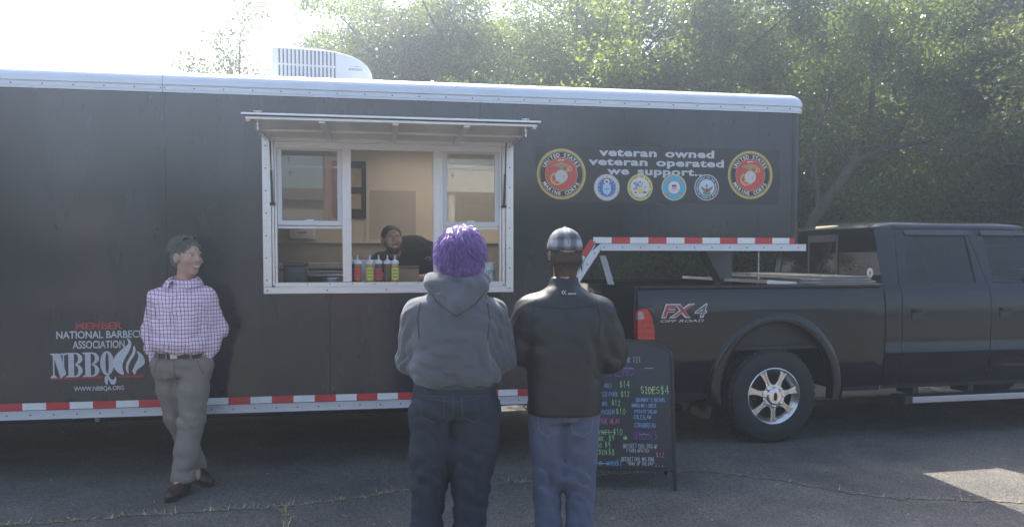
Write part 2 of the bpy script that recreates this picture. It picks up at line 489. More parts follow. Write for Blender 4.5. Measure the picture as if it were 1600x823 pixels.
# rounded front corner and front wall, far side, rear
m = MB(); m.lathe([(.12, 1.72), (.12, TZ)], (2.42, .12, 0), 'z', 10, -PI / 2, 0); m.build('corner_post', blackt, TR, True)
m = MB(); m.box(2.52, 2.54, .12, WID - .12, 1.72, TZ); m.build('front_wall', black, TR)
m = MB(); m.lathe([(.12, 1.72), (.12, TZ)], (2.42, WID - .12, 0), 'z', 10, 0, PI / 2); m.build('corner_post', blackt, TR, True)
m = MB(); m.prism([(LEFT, BZ), (.45, BZ), (.45, 1.28), (.74, 1.72), (2.42, 1.72), (2.42, TZ), (LEFT, TZ)], 'y', WID - .014, WID); m.build('far_side_wall', black, TR)
m = MB(); m.box(LEFT - .02, LEFT - .001, .005, WID - .005, BZ, TZ); m.build('rear_wall', black, TR)
m = MB(); m.prism([(.45, .48), (.45, 1.28), (.43, 1.29), (.43, .48)], 'y', .015, WID - .015); m.prism([(.452, 1.278), (.738, 1.718), (.722, 1.73), (.432, 1.29)], 'y', .015, WID - .015)
m.build('step_wall', blackt, TR)
m = MB(); m.box(.74, 2.5, .02, WID - .02, 1.705, 1.735); m.build('gooseneck_floor', under, TR)
m = MB(); m.box(LEFT, .43, .02, WID - .02, .5, .6); m.build('floor', mat('trailer_floor', (0.16, 0.15, 0.14), 0.6, var=0.15), TR)
# --- roof cove rail: profile (v,z)
prof = [(-.012, 2.868), (-.012, 2.884), (-.016, 2.886), (-.016, 2.912), (-.010, 2.915), (-.010, 2.921), (-.022, 2.923)]
for k in range(11):
    t = PI / 2 * k / 10
    prof.append((.10 - .122 * math.cos(t), 2.935 + .10 * math.sin(t)))
prof += [(.16, 3.035), (.16, 3.02)]
def rail(u0, u1):
    m = MB(); n = len(prof)
    m.grid(lambda i, j: ((u0, u1)[i], prof[j][0], prof[j][1]), 1, n - 1)
    m.add([(u0, p[0], p[1]) for p in prof], [list(range(n))]); m.add([(u1, p[0], p[1]) for p in prof], [list(range(n))])
    return m.build('roof_rail', aluw, TR, True, 40)
for u0, u1 in ((LEFT, -2.628), (-2.624, 2.42)): rail(u0, u1)
m = MB(); m.lathe([(.12 - v, z) for v, z in prof], (2.42, .12, 0), 'z', 14, -PI / 2, 0); m.build('roof_corner_cap', aluw, TR, True, 40)
m = MB(); n = len(prof)
m.grid(lambda i, j: (2.42 + .12 - prof[j][0], (.12, WID - .12)[i], prof[j][1]), 1, n - 1); m.build('front_roof_rail', aluw, TR, True, 40)
# roof with an unseen opening added to let daylight into the kitchen
S0, S1, SV0, SV1 = -.95, .30, .70, 1.95
roofm = mat('white_roof_skin', (0.7, 0.7, 0.69), 0.5, var=0.08, vscale=3, dirt=(0.4, 0.38, 0.34), dscale=2, damt=0.5)
m = MB()
for (a, b, c, d) in ((LEFT, S0, .1, WID - .02), (S1, 2.5, .1, WID - .02), (S0, S1, .1, SV0), (S0, S1, SV1, WID - .02)): m.box(a, b, c, d, 3.0, 3.026)
m.build('roof', roofm, TR)
m = MB()
for (a, b, c, d) in ((-3.4, S0, .06, 2.36), (S1, .42, .06, 2.36), (S0, S1, .06, SV0), (S0, S1, SV1, 2.36)): m.box(a, b, c, d, 2.84, 2.85)
for (a, b, c, d) in ((S0 - .01, S0, SV0, SV1), (S1, S1 + .01, SV0, SV1)): m.box(a, b, c, d, 2.85, 3.0)
for (a, b, c, d) in ((S0, S1, SV0 - .01, SV0), (S0, S1, SV1, SV1 + .01)): m.box(a, b, c, d, 2.85, 3.0)
m.build('ceiling', mat('ceiling_white', (0.72, 0.68, 0.6), 0.6, var=0.04), TR)
# acrylic domes
def dome_mat():
    mm = bpy.data.materials.new('translucent_acrylic'); mm.use_nodes = True
    N = mm.node_tree.nodes; L = mm.node_tree.links; b = N['Principled BSDF']
    b.inputs['Base Color'].default_value = (.85, .86, .86, 1); b.inputs['Roughness'].default_value = .3
    t = N.new('ShaderNodeBsdfTranslucent'); t.inputs[0].default_value = (.95, .94, .9, 1)
    x = N.new('ShaderNodeMixShader'); x.inputs[0].default_value = .75
    L.new(b.outputs[0], x.inputs[1]); L.new(t.outputs[0], x.inputs[2]); L.new(x.outputs[0], N['Material Output'].inputs[0])
    return mm
DOME = dome_mat()
def dome(u0, u1, v0, v1, h, zb=3.03):
    m = MB()
    def P(i, j):
        a, b = i / 12, j / 12
        e = (1 - (2 * a - 1) ** 4) * (1 - (2 * b - 1) ** 4)
        return (u0 + (u1 - u0) * a, v0 + (v1 - v0) * b, zb + h * max(e, 0) ** .5)
    m.grid(P, 12, 12)
    o = m.build('roof_dome', DOME, TR, True, 60)
    k = MB(); k.box(u0 - .03, u1 + .03, v0 - .03, v0 + .01, 3.026, 3.06); k.box(u0 - .03, u1 + .03, v1 - .01, v1 + .03, 3.026, 3.06)
    k.box(u0 - .03, u0 + .01, v0 + .01, v1 - .01, 3.026, 3.06); k.box(u1 - .01, u1 + .03, v0 + .01, v1 - .01, 3.026, 3.06)
    k.build('dome_frame', aluw, o)
dome(S0, S1, SV0, SV1, .12)  # unseen dome added to brighten the kitchen from above
dome(-4.35, -3.76, .5, 1.1, .17)
# --- lower rails with lips and rivets
def hrail(u0, u1, z0, z1, name):
    m = MB(); m.box(u0, u1, -.014, 0, z0 + .006, z1 - .007); m.box(u0, u1, -.020, 0, z1 - .007, z1); m.box(u0, u1, -.020, .03, z0, z0 + .006)
    return m.build(name, aluw, TR)
b1 = hrail(LEFT, .45, .46, .522, 'bottom_rail')
b2 = hrail(.735, 2.555, 1.70, 1.757, 'gooseneck_rail')
# sloped rail
d = Vector((.28, .42)).normalized(); nrm = Vector((d.y, -d.x))
def along(s, w): return (.45 + d.x * s + nrm.x * w, 1.28 + d.y * s + nrm.y * w)
Ls = math.hypot(.28, .42)
m = MB(); m.prism([along(-.02, .0), along(Ls, .0), (.735, 1.7575), along(Ls - .055, -.058), along(-.02, -.058)], 'y', -.0135, -.0005)
m.prism([along(-.02, -.058), along(Ls + .01, -.058), along(Ls + .02, -.066), along(-.02, -.066)], 'y', -.019, -.0005)
b3 = m.build('sloped_rail', aluw, TR)
m = MB(); m.box(.405, .465, -.0135, 0, .53, 1.27); b4 = m.build('step_rail', aluw, TR)
def rivets(parent, pts, r=.006, v=-.014):
    m = MB()
    for (u, z) in pts: m.lathe([(r, v), (r * .9, v - .003), (r * .4, v - .0045), (0.0001, v - .0045)], (u, 0, z), 'y', 7)
    o = m.build('rivet_row', rivm, parent, True); o['kind'] = 'stuff'
rivets(b1, [(-3.738 + .158 * k, .492) for k in range(-18, 27)])
rivets(b2, [(.762 + .1565 * k, 1.727) for k in range(12)])
rivets(b3, [along(s, -.028) for s in (.05, .2, .35, .46)])
rail_rivets = MB()
for k in range(-15, 25):
    u = -2.613 + .2085 * k
    rail_rivets.lathe([(.006, -.016), (.005, -.019), (.0001, -.0205)], (u, 0, 2.899), 'y', 7)
rail_rivets.lathe([(.006, -.016), (.005, -.019), (.0001, -.0205)], (-2.64, 0, 2.899), 'y', 7)
o = rail_rivets.build('roof_rivet_row', rivm, TR, True); o['kind'] = 'stuff'
# --- reflective tape, piece by piece
def tape(poly, red, v=-.0016):
    m = MB(); m.prism(poly, 'y', v, .0005); m.build('reflective_tape', redt if red else whitet, TR)
p = .1602
k0 = int(math.ceil((LEFT + .1 + 3.638) / p))
for k in range(k0, 26):
    a = -3.638 + p * k; b = min(a + p, .44)
    if a < .44: tape([(a + .0006, .527), (b - .0006, .527), (b - .0006, .578), (a + .0006, .578)], k % 2 != 0)
edges = [.673 + .1577 * k for k in range(12)]
for k in range(11):
    tape([(edges[k] + .0006, 1.761), (edges[k + 1] - .0006, 1.761), (edges[k + 1] - .0006, 1.81), (edges[k] + .0006, 1.81)], k % 2 == 1)
tape([(2.409, 1.761), (2.455, 1.761), (2.455, 1.81), (2.409, 1.81)], True)
sl = [(.10, .245), (.247, .392), (.394, .54)]
for k, (s0, s1) in enumerate(sl):
    tape([along(s0, -.07), along(s1, -.07), along(s1, -.118), along(s0, -.118)], k % 2 == 0)
# --- chassis, pedestal, landing legs, wheels out of frame
m = MB(); m.box(LEFT + .1, .4, .45, .55, .36, .5); m.box(LEFT + .1, .4, 1.85, 1.95, .36, .5)
for k in range(9): m.box(LEFT + .3 + k * .8, LEFT + .36 + k * .8, .1, 2.3, .42, .5)
m.build('chassis_frame', under, TR)
m = MB(); m.box(-6.6, -.75, 1.98, 2.32, .025, .44, .03); m.build('underfloor_blocker', under, TR)  # dark box added under the floor to hide the sunlit ground beyond
pipe = MB(); pipe.tube([(-3.17, .12, .5), (-3.17, .12, .405)], .016, 10); pipe.build('drain_pipe', mat('grey_pvc', (.45, .45, .44), .5), TR)
m = MB(); m.prism([(2.13, 1.705), (2.41, 1.705), (2.41, 1.3), (2.36, 1.3)], 'y', 1.1, 1.3); m.box(2.30, 2.42, 1.12, 1.28, 1.05, 1.5)
m.build('gooseneck_pedestal', mat('grey_painted_steel', (.2, .21, .23), .45, var=.1), TR)
m = MB(); m.prism([(.745, 1.66), (.80, 1.66), (.875, 1.42), (.82, 1.42)], 'y', .06, .075); m.build('brace_plate', mat('grey_galvanised', (.33, .35, .39), .4, .5, var=.1), TR)
for v in (.3, 2.1):
    m = MB(); m.box(.55, .65, v - .05, v + .05, .45, 1.3); m.box(.565, .635, v - .035, v + .035, .02, .45); m.box(.5, .7, v - .1, v + .1, 0.0, .02)
    m.build('landing_leg', under, TR)
tyre_m = mat('tyre_rubber', (0.022, 0.022, 0.024), 0.75, var=0.25, vscale=5, bump=0.1, bscale=60, dirt=(.07, .065, .06), dscale=4, damt=.4)
for u in (-5.1, -5.95):
    for v in (.05, 2.13):
        m = MB(); m.lathe([(.19, 0), (.20, -.01), (.33, -.015), (.365, .02), (.37, .06), (.37, .16), (.365, .2), (.33, .235), (.2, .23), (.19, .2)], (u, v, .37), 'y', 32)
        w = m.build('wheel', tyre_m, TR, True)
        m = MB(); m.lathe([(.0001, .01), (.06, .01), (.07, .03), (.15, .035), (.19, .0), (.2, .0)], (u, v, .37), 'y', 24); m.build('rim', alu, w, True)

# --- interior shell
m = MB()
for (a, b, c, e) in ((-3.4, W0, .6, 2.84), (W1, .42, .6, 2.84), (W0, W1, .6, WZ0), (W0, W1, WZ1, 2.84)): m.box(a, b, .045, .055, c, e)
m.build('inner_front_wall', cream, TR)
m = MB(); m.box(-3.4, .42, 2.34, 2.35, .6, 2.84); m.build('inner_back_wall', cream, TR)
m = MB(); m.box(-3.41, -3.4, .05, 2.35, .6, 2.84); m.build('inner_partition', cream, TR)
m = MB(); m.box(.42, .428, .05, 2.35, .6, 2.84); m.build('inner_partition', cream, TR)
# opening returns
m = MB(); m.box(W0 - .004, W0, .0145, .0445, WZ0, WZ1); m.box(W1, W1 + .004, .0145, .0445, WZ0, WZ1); m.build('opening_lining', alu, TR)
# vertical conduit, ledge and wall panel strips on the back wall
m = MB(); m.box(-1.19, -1.165, 2.32, 2.34, 1.82, 2.84); m.build('wall_strip', mat('cream_trim', (.7, .62, .5), .5), TR)
m = MB(); m.box(-3.4, .42, 2.30, 2.34, 1.795, 1.825); m.build('wall_ledge', MATS['cream_trim'], TR)
m = MB(); m.box(-1.15, -.66, 2.334, 2.34, 1.83, 2.36); m.build('wall_sheet', mat('cream_sheet', (.5, .42, .33), .45, var=.05), TR)
m = MB(); m.box(-3.4, .42, 2.333, 2.3395, .6, 1.794); m.build('splash_sheet', mat('tan_splash', (.42, .35, .28), .45, var=.08), TR)

# --- hatch frame
SW = MB()
fr = MB()
for (a, b, c, e) in ((-1.925, -1.862, 1.418, 2.562), (-.052, .008, 1.366, 2.562), (-1.925, -.052, 1.366, 1.4175)): fr.box(a, b, -.022, -.0005, c, e, .003)
fr.box(-1.862, -.052, -.020, -.0005, 2.524, 2.562, .003)
hf = fr.build('hatch_frame', alu, TR)
rivets(hf, [(-1.9, 1.47 + .17 * k) for k in range(7)] + [(-.022, 1.40 + .16 * k) for k in range(8)] + [(-1.895, 1.392), (-1.45, 1.392), (-1.0, 1.392), (-.55, 1.392)], .006, -.022)
m = MB(); m.box(-1.858, -1.842, -.004, .044, 1.43, 2.522); m.box(-1.838, -1.822, .004, .044, 1.43, 2.522); m.build('jamb_channel', alu, hf)
m = MB(); m.box(-.102, -.086, .004, .044, 1.43, 2.522); m.box(-.080, -.058, -.004, .044, 1.43, 2.522); m.build('jamb_channel', alu, hf)
m = MB(); m.box(-1.822, -.102, .006, .044, 2.478, 2.522); m.box(-1.822, -.102, -.002, .006, 2.505, 2.522); m.build('header', alu, hf)
for a, b in ((-1.333, -1.266), (-.63, -.554)):
    m = MB(); m.box(a, b, .008, .044, 1.456, 2.478); m.box(a + .008, a + .02, -.002, .008, 1.456, 2.478); m.box(b - .02, b - .008, -.002, .008, 1.456, 2.478); m.build('mullion', alu, hf)
m = MB(); m.box(-1.84, -.08, -.012, .12, 1.4185, 1.428); m.box(-1.84, -.08, -.012, .002, 1.428, 1.452); m.box(-1.82, -1.75, -.016, -.012, 1.424, 1.452)
sill = m.build('sill', alu, hf)
rivets(sill, [(-1.6 + .17 * k, 1.438) for k in range(9)], .005, -.012)
pane = glass_mat('window_glass', (.80, .82, .81), 1.75)
for a, b in ((-1.82, -1.335), (-.552, -.104)):
    m = MB(); z0, z1, w = 1.893, 2.476, .034
    m.box(a, a + w, .012, .036, z0, z1); m.box(b - w, b, .012, .036, z0, z1); m.box(a + w, b - w, .012, .036, z1 - .012, z1); m.box(a + w, b - w, .012, .036, z0, z0 + w)
    m.box(a, b, .016, .043, z0 - .026, z0 - .008); m.box((a + b) / 2 - .03, (a + b) / 2 + .03, .006, .012, z0 + .034, z0 + .044)
    s = m.build('sash', aluw, TR)
    m = MB(); m.box(a + w, b - w, .022, .026, z0 + w, z1 - .012); m.build('glass_pane', pane, s)
    m = MB(); m.box(a + w, b - w, .034, .042, 2.335, 2.352); m.build('meeting_rail', aluw, s)
    m = MB(); m.box((a + b) / 2 - .16, (a + b) / 2 - .13, .03, .034, 2.29, 2.30); m.box((a + b) / 2 - .15, (a + b) / 2 - .143, .03, .034, 2.27, 2.31); m.build('latch', rivm, s)
# --- raised hatch door as an awning
aw = MB(); aw.box(-1.915, .035, -.93, -.021, 2.566, 2.572)
AW = aw.build('awning', mat('awning_skin', (.05, .05, .055), .3, .3), TR)
m = MB(); m.box(-1.92, .04, -.945, -.93, 2.562, 2.574); m.box(-1.92, -1.915, -.93, -.021, 2.562, 2.574); m.box(.035, .04, -.93, -.021, 2.562, 2.574); m.build('edge_trim', alu, AW)
m = MB(); m.box(-1.90, .02, -.905, -.88, 2.540, 2.556); m.box(-1.90, -1.875, -.88, -.03, 2.530, 2.556); m.box(-.005, .02, -.88, -.03, 2.530, 2.556); m.box(-1.875, -.005, -.06, -.03, 2.530, 2.556)
m.build('inner_frame', alu, AW)
m = MB(); m.box(-1.875, -.005, -.88, -.06, 2.548, 2.556); m.build('underside_liner', mat('liner_offwhite', (.5, .48, .43), .35, .2, var=.08, vscale=5), AW)
for u in (-1.42, -.94, -.46):
    m = MB(); m.box(u - .02, u + .02, -.88, -.06, 2.528, 2.548); m.build('cross_rib', alu, AW)
m = MB(); m.box(-1.875, -.005, -.44, -.42, 2.536, 2.548); m.build('long_rib', alu, AW)
for u in (-1.83, -.05):
    m = MB(); m.tube([(u, -.86, 2.49), (u, -.86, 2.595)], .004, 8); m.box(u - .025, u + .025, -.864, -.856, 2.595, 2.600); m.tube([(u, -.86, 2.475), (u, -.86, 2.495)], .007, 8); m.box(u - .012, u + .012, -.865, -.855, 2.515, 2.520)
    m.build('latch_bolt', alu, AW)
for u in (-1.85, -.07):
    m = MB(); m.tube([(u, -.03, 2.05), (u, -.09, 2.30)], .009, 8); m.tube([(u, -.09, 2.30), (u, -.15, 2.535)], .005, 8); m.tube([(u - .02, -.03, 2.05), (u + .02, -.03, 2.05)], .011, 8)
    m.build('gas_strut', mat('strut_black', (.02, .02, .022), .35), AW)

# --- roof air conditioner
acw = mat('white_abs_plastic', (0.78, 0.79, 0.8), 0.4, var=0.03)
acp = [(-1.925, 3.045), (-1.912, 3.345), (-1.895, 3.362), (-1.70, 3.360), (-1.50, 3.352), (-1.38, 3.337), (-1.27, 3.31), (-1.19, 3.272), (-1.135, 3.225), (-1.105, 3.17), (-1.092, 3.1), (-1.09, 3.045)]
m = MB(); V0, V1 = .45, 1.12
bmx = bmesh.new()
fv = [bmx.verts.new((p[0], V0, p[1])) for p in acp]; bv = [bmx.verts.new((p[0], V1, p[1])) for p in acp]
bmx.faces.new(fv); bmx.faces.new(bv[::-1])
for i in range(len(acp)): bmx.faces.new((fv[i], bv[i], bv[(i + 1) % len(acp)], fv[(i + 1) % len(acp)]))
bmesh.ops.recalc_face_normals(bmx, faces=bmx.faces)
bmesh.ops.bevel(bmx, geom=[e for e in bmx.edges if abs(e.verts[0].co.y - e.verts[1].co.y) < 1e-5], offset=.025, segments=3, affect='EDGES', profile=.5)
m.bm(bmx); AC = m.build('air_conditioner', acw, TR, True, 25)
m = MB(); m.box(-1.90, -1.11, .49, 1.08, 3.026, 3.05); m.build('gasket_base', gasket, AC)
slot = MB(); slot.box(-.006, .006, -.0025, .004, -.06, .06, .002); slot_me = slot.mesh('louvre_slot'); slot_me.materials.append(mat('slot_dark', (.2, .205, .21), .7))
for k in range(15):
    for row in (0, 1):
        o = bpy.data.objects.new('louvre_slot', slot_me); COL.objects.link(o); o.parent = AC
        o.location = (-1.845 + .0315 * k, V0 - .0005, 3.282 - .0007 * k - .128 * row); o.scale = (1, 1, .95)
m = MB()
for k in range(9): m.box(-1.292 + .0125 * k, -1.284 + .0125 * k, V0 - .001, V0 + .001, 3.186, 3.203)
m.build('nameplate', mat('grey_print', (.35, .36, .38), .5), AC)
m = MB(); m.add([(-1.30, V0 - .001, 3.214), (-1.22, V0 - .001, 3.222), (-1.18, V0 - .001, 3.214), (-1.22, V0 - .001, 3.217)], [(0, 1, 2, 3)]); m.build('nameplate', MATS['grey_print'], AC)
# ------------------------------------------------------------------ writing and seals on the trailer side
silver = mat('silver_vinyl', (0.55, 0.56, 0.58), 0.4, var=0.06, vscale=30)
redv = mat('dark_red_vinyl', (0.36, 0.03, 0.035), 0.45, var=0.15, vscale=30)
bann = mat('black_banner_vinyl', (0.02, 0.021, 0.024), 0.28, var=0.1)
whitev = mat('white_vinyl', (0.78, 0.78, 0.76), 0.4)
gold = mat('gold_vinyl', (0.62, 0.45, 0.15), 0.4, var=0.12, vscale=60)
redd = mat('seal_red', (0.6, 0.07, 0.06), 0.4)
navy = mat('seal_navy', (0.03, 0.05, 0.14), 0.4)
blue = mat('seal_blue', (0.07, 0.16, 0.42), 0.4)
sky_b = mat('seal_light_blue', (0.1, 0.42, 0.58), 0.4)
yell = mat('seal_yellow', (0.72, 0.62, 0.2), 0.4)
greyv = mat('seal_grey', (0.55, 0.53, 0.5), 0.4)
brown = mat('seal_brown', (0.3, 0.12, 0.07), 0.4)
BAN = MB(); BAN.box(.195, 2.30, -.0012, .0004, 2.09, 2.555); BAN = BAN.build('banner', bann, TR)
for body, w, x, z, h in (('veteran owned', .99, 1.222, 2.474, .064), ('veteran operated', 1.165, 1.222, 2.382, .080), ('we support...', .85, 1.222, 2.308, .080)):
    ws = []; adv = 0.0
    for wd in body.split(' '):
        me = text_mesh(wd, size=.1, bold=.018, align='LEFT', spacing=1.08); wd_w = max(p.co.x for p in me.vertices); ws.append((me, adv)); adv += wd_w + .05
    k = w / (adv - .05); kz = h / (.075 if 'p' not in body else .097)
    for me, a0 in ws:
        for p in me.vertices: p.co = ((p.co.x + a0) * k - w / 2, 0, p.co.z * kz)
        finish('lettering', me, silver, BAN, loc=(x, -.002, z + (0 if 'p' not in body else .021 * kz)))
def arc_text(body, m, parent, c, r, h, a_mid, step, v, flip=False, sxx=1.0, bold=.004):
    n = len(body); i = 0
    for word in body.split(' '):
        out = MB()
        for ch in word:
            a = a_mid + ((i - (n - 1) / 2) * step) * (1 if flip else -1); i += 1
            me = text_mesh(ch, size=h / .72, bold=bold, sx=sxx)
            rot = a - PI / 2 if not flip else a + PI / 2
            rad = r if not flip else r + h
            cx, cz = c[0] + rad * math.cos(a), c[1] + rad * math.sin(a)
            vs = [(cx + p.co.x * math.cos(rot) - p.co.z * math.sin(rot), v, cz + p.co.x * math.sin(rot) + p.co.z * math.cos(rot)) for p in me.vertices]
            out.add(vs, [list(f.vertices) for f in me.polygons]); bpy.data.meshes.remove(me)
        i += 1
        out.build('lettering', m, parent, recalc=False)
def flat(name, m, parent, polys, v):
    q = MB()
    for pl in polys: q.add([(a, v, b) for a, b in pl], [list(range(len(pl)))])
    return q.build(name, m, parent, recalc=False)
def circ(c, r, n=40, rx=None): return [(c[0] + (rx or r) * math.cos(2 * PI * k / n), c[1] + r * math.sin(2 * PI * k / n)) for k in range(n)]
def stroke(pts, w):
    out = []
    for (a, b) in zip(pts[:-1], pts[1:]):
        L = math.hypot(b[0] - a[0], b[1] - a[1]) + 1e-9; ox, oz = -(b[1] - a[1]) / L * w / 2, (b[0] - a[0]) / L * w / 2
        out.append([(a[0] + ox, a[1] + oz), (b[0] + ox, b[1] + oz), (b[0] - ox, b[1] - oz), (a[0] - ox, a[1] - oz)])
    return out
def arcp(c, r, a0, a1, n=12, rx=None): return [(c[0] + (rx or r) * math.cos(a0 + (a1 - a0) * k / n), c[1] + r * math.sin(a0 + (a1 - a0) * k / n)) for k in range(n + 1)]
def big_seal(cx, cz, s):
    m = MB(); m.disc((cx, -.0022, cz), .196 * s, 56)
    E = m.build('seal', mat('seal_black', (.018, .018, .02), .4), TR); c = (cx, cz)
    m = MB(); n = 72
    for k in range(n):
        a = 2 * PI * k / n; r0, r1 = .183 * s, .204 * s; da = 2 * PI / n * .46; tw = .055
        m.add([(cx + r * math.cos(t), -.0034 - (.0012 if j in (1, 2) else 0), cz + r * math.sin(t)) for j, (r, t) in enumerate(((r0, a - da), (r1, a - da + tw), (r1, a + da + tw), (r0, a + da)))], [(0, 1, 2, 3)])
    m.build('rope_border', gold, E, recalc=False)
    flat('red_field', redd, E, [circ(c, .132 * s)], -.0030)
    m = MB(); m.ring((cx, -.0036, cz), .131 * s, .135 * s, 48); m.ring((cx, -.0036, cz), .176 * s, .179 * s, 48); m.build('gold_line', gold, E, recalc=False)
    arc_text('UNITED STATES', whitev, E, c, .140 * s, .030 * s, PI / 2, R(10.6), -.0032)
    arc_text('MARINE CORPS', whitev, E, c, .140 * s, .030 * s, -PI / 2, R(10.9), -.0032, True)
    # eagle, globe and anchor
    q = lambda pts: [(cx + a * .132 * s, cz + b * .132 * s) for a, b in pts]
    flat('anchor', gold, E, stroke(q([(.5, .34), (-.45, -.5)]), .012 * s) + [p for p in stroke(q(arcp((-.28, -.28), .36, R(110), R(330), 10)), .016 * s)] + stroke(q(arcp((.52, .32), .13, 0, 2 * PI, 10)), .01 * s)
         + [q([(-.55, .1), (-.38, .02), (-.44, -.1), (-.58, -.06)]), q([(.02, -.62), (.16, -.52), (.06, -.5), (-.12, -.55)])], -.0033)
    flat('globe', mat('globe_silver', (.6, .6, .58), .4), E, [circ((cx, cz - .13 * .132 * s), .052 * s)], -.0036)
    flat('globe_line', gold, E, [p for b in (-.36, -.22, -.08, .06) for p in stroke(q([(-.32 + abs(b + .13) * .3, b), (.32 - abs(b + .13) * .3, b)]), .002 * s)] + [q([(.1, -.1), (.22, -.02), (.2, -.22), (.12, -.3)]), q([(-.2, .08), (-.06, .12), (-.1, -.02)])], -.0040)
    flat('eagle', mat('eagle_gold', (.42, .3, .13), .45), E, [q([(-.62, .52), (-.35, .62), (-.12, .68), (0, .74), (.12, .68), (.35, .62), (.62, .52), (.45, .45), (.25, .44), (.1, .4), (.12, .28), (.22, .22), (0, .25), (-.22, .22), (-.12, .28), (-.1, .4), (-.25, .44), (-.45, .45)])], -.0040)
    flat('scroll', whitev, E, stroke(q([(-.2, .84), (.2, .86)]), .006 * s) + stroke(q([(-.2, .84), (-.18, .76)]), .004 * s), -.0044)
big_seal(.405, 2.318, 1.0); big_seal(2.041, 2.338, .99)
def small_seal(cx, cz, rings, extra, label):
    E = flat('seal', rings[0][1], TR, [circ((cx, cz), .109 * rings[0][0])], -.0022)
    v = -.0027
    for r, mm in rings[1:]:
        flat('field', mm, E, [circ((cx, cz), .109 * r)], v); v -= .0005
    for nm, mm, pls in extra:
        flat(nm, mm, E, [[(cx + a * .109, cz + b * .109) for a, b in pl] for pl in pls], v); v -= .0004
    return E
def specks(r, n, s): return [circ((r * math.cos(2 * PI * k / n), r * math.sin(2 * PI * k / n)), s, 6) for k in range(n)]
shield = [(-.3, .22), (.3, .22), (.32, -.2), (.22, -.45), (0, -.55), (-.22, -.45), (-.32, -.2)]
pale = mat('seal_pale_blue', (.5, .66, .72), .4)
E1 = small_seal(.787, 2.216, [(1, greyv), (.70, blue)], [('star', whitev, specks(.6, 13, .035)), ('shield', pale, [shield]), ('eagle', whitev, [circ((0, .42), .2, 14, .22)]), ('crest', brown, [circ((0, .42), .1, 10, .14)]), ('bolt', sky_b, stroke([(-.2, -.15), (.2, -.1)], .08) + stroke([(0, .1), (0, -.4)], .05))], '')
arc_text('DEPARTMENT OF THE AIR FORCE', whitev, E1, (.787, 2.216), .083, .017, PI / 2, R(7.8), -.0030, bold=.0)
arc_text('UNITED STATES OF AMERICA', whitev, E1, (.787, 2.216), .083, .017, -PI / 2, R(6.4), -.0030, True, bold=.0)
E2 = small_seal(1.071, 2.22, [(1, yell), (.72, mat('seal_offwhite', (.7, .7, .68), .4))], [
    ('flag', blue, stroke([(-.5, .35), (-.2, .05)], .1) + stroke([(-.38, .42), (-.1, .1)], .07)), ('flag_stripe', redd, stroke([(-.55, -.1), (-.25, .02)], .07) + stroke([(-.5, -.2), (-.2, -.05)], .05)),
    ('spear', redd, [circ((0, .42), .1, 8, .07)] + stroke([(0, .4), (0, .0)], .03)), ('lance', blue, stroke([(.08, .05), (.22, .42)], .05) + stroke([(-.06, .05), (-.2, .45)], .05)),
    ('cuirass', yell, [[(-.26, -.15), (-.1, .0), (.12, .0), (.45, -.12), (.2, -.25), (.12, -.5), (-.12, -.5), (-.2, -.3)]]), ('cannon', navy, [[(-.45, -.45), (-.25, -.45), (-.35, -.28)], [(.22, -.3), (.5, -.3), (.5, -.42), (.22, -.42)], [(.3, .08), (.5, .05), (.5, .0), (.3, .02)]])], '')
arc_text('DEPARTMENT OF THE ARMY', navy, E2, (1.071, 2.22), .083, .017, PI / 2, R(8.5), -.0030, bold=.0)
arc_text('UNITED STATES OF AMERICA', navy, E2, (1.071, 2.22), .083, .017, -PI / 2, R(6.4), -.0030, True, bold=.0)
orange = mat('seal_orange', (.7, .25, .12), .4)
E3 = small_seal(1.365, 2.224, [(1, yell), (.93, sky_b)], [
    ('anchor', orange, stroke([(-.48, .45), (.48, -.45)], .1) + [circ((x, z), .12, 10, .14) for x in (-.48, .48) for z in (-.48, .48)]), ('anchor', orange, stroke([(.48, .45), (-.48, -.45)], .1)),
    ('ring', whitev, [circ((0, 0), .46, 28)]), ('ring', greyv, [circ((0, 0), .34, 24)]), ('ring', whitev, [circ((0, 0), .31, 24)]), ('shield', navy, [[(-.18, .2), (.18, .2), (.18, .06), (-.18, .06)]]), ('stripe', redd, [[(-.18 + .08 * k, .06), (-.14 + .08 * k, .06), (-.14 + .08 * k, -.2), (-.18 + .08 * k, -.2)] for k in range(5)])], '')
E4 = small_seal(1.653, 2.228, [(1, greyv), (.92, navy), (.64, mat('seal_sky', (.55, .66, .72), .4))], [
    ('ship', whitev, stroke([(0, .5), (0, .0)], .04) + stroke([(-.25, .42), (.25, .46)], .04) + stroke([(-.3, .25), (.3, .28)], .05)), ('rigging', navy, stroke([(0, .3), (0, -.1)], .05) + stroke([(-.12, .12), (.12, .12)], .04)),
    ('sea', mat('seal_green', (.15, .3, .2), .4), [[(-.4, -.35), (.4, -.35), (.2, -.58), (-.2, -.58)]]), ('eagle', brown, [[(-.5, .1), (-.42, -.12), (-.25, -.3), (0, -.42), (.25, -.3), (.42, -.1), (.5, .12), (.3, .0), (.14, -.1), (0, -.05), (-.14, -.12), (-.3, -.02)]])], '')
arc_text('DEPARTMENT OF THE NAVY', whitev, E4, (1.653, 2.228), .075, .017, PI / 2, R(9), -.0030, bold=.0)
arc_text('UNITED STATES OF AMERICA', whitev, E4, (1.653, 2.228), .075, .017, -PI / 2, R(7), -.0030, True, bold=.0)

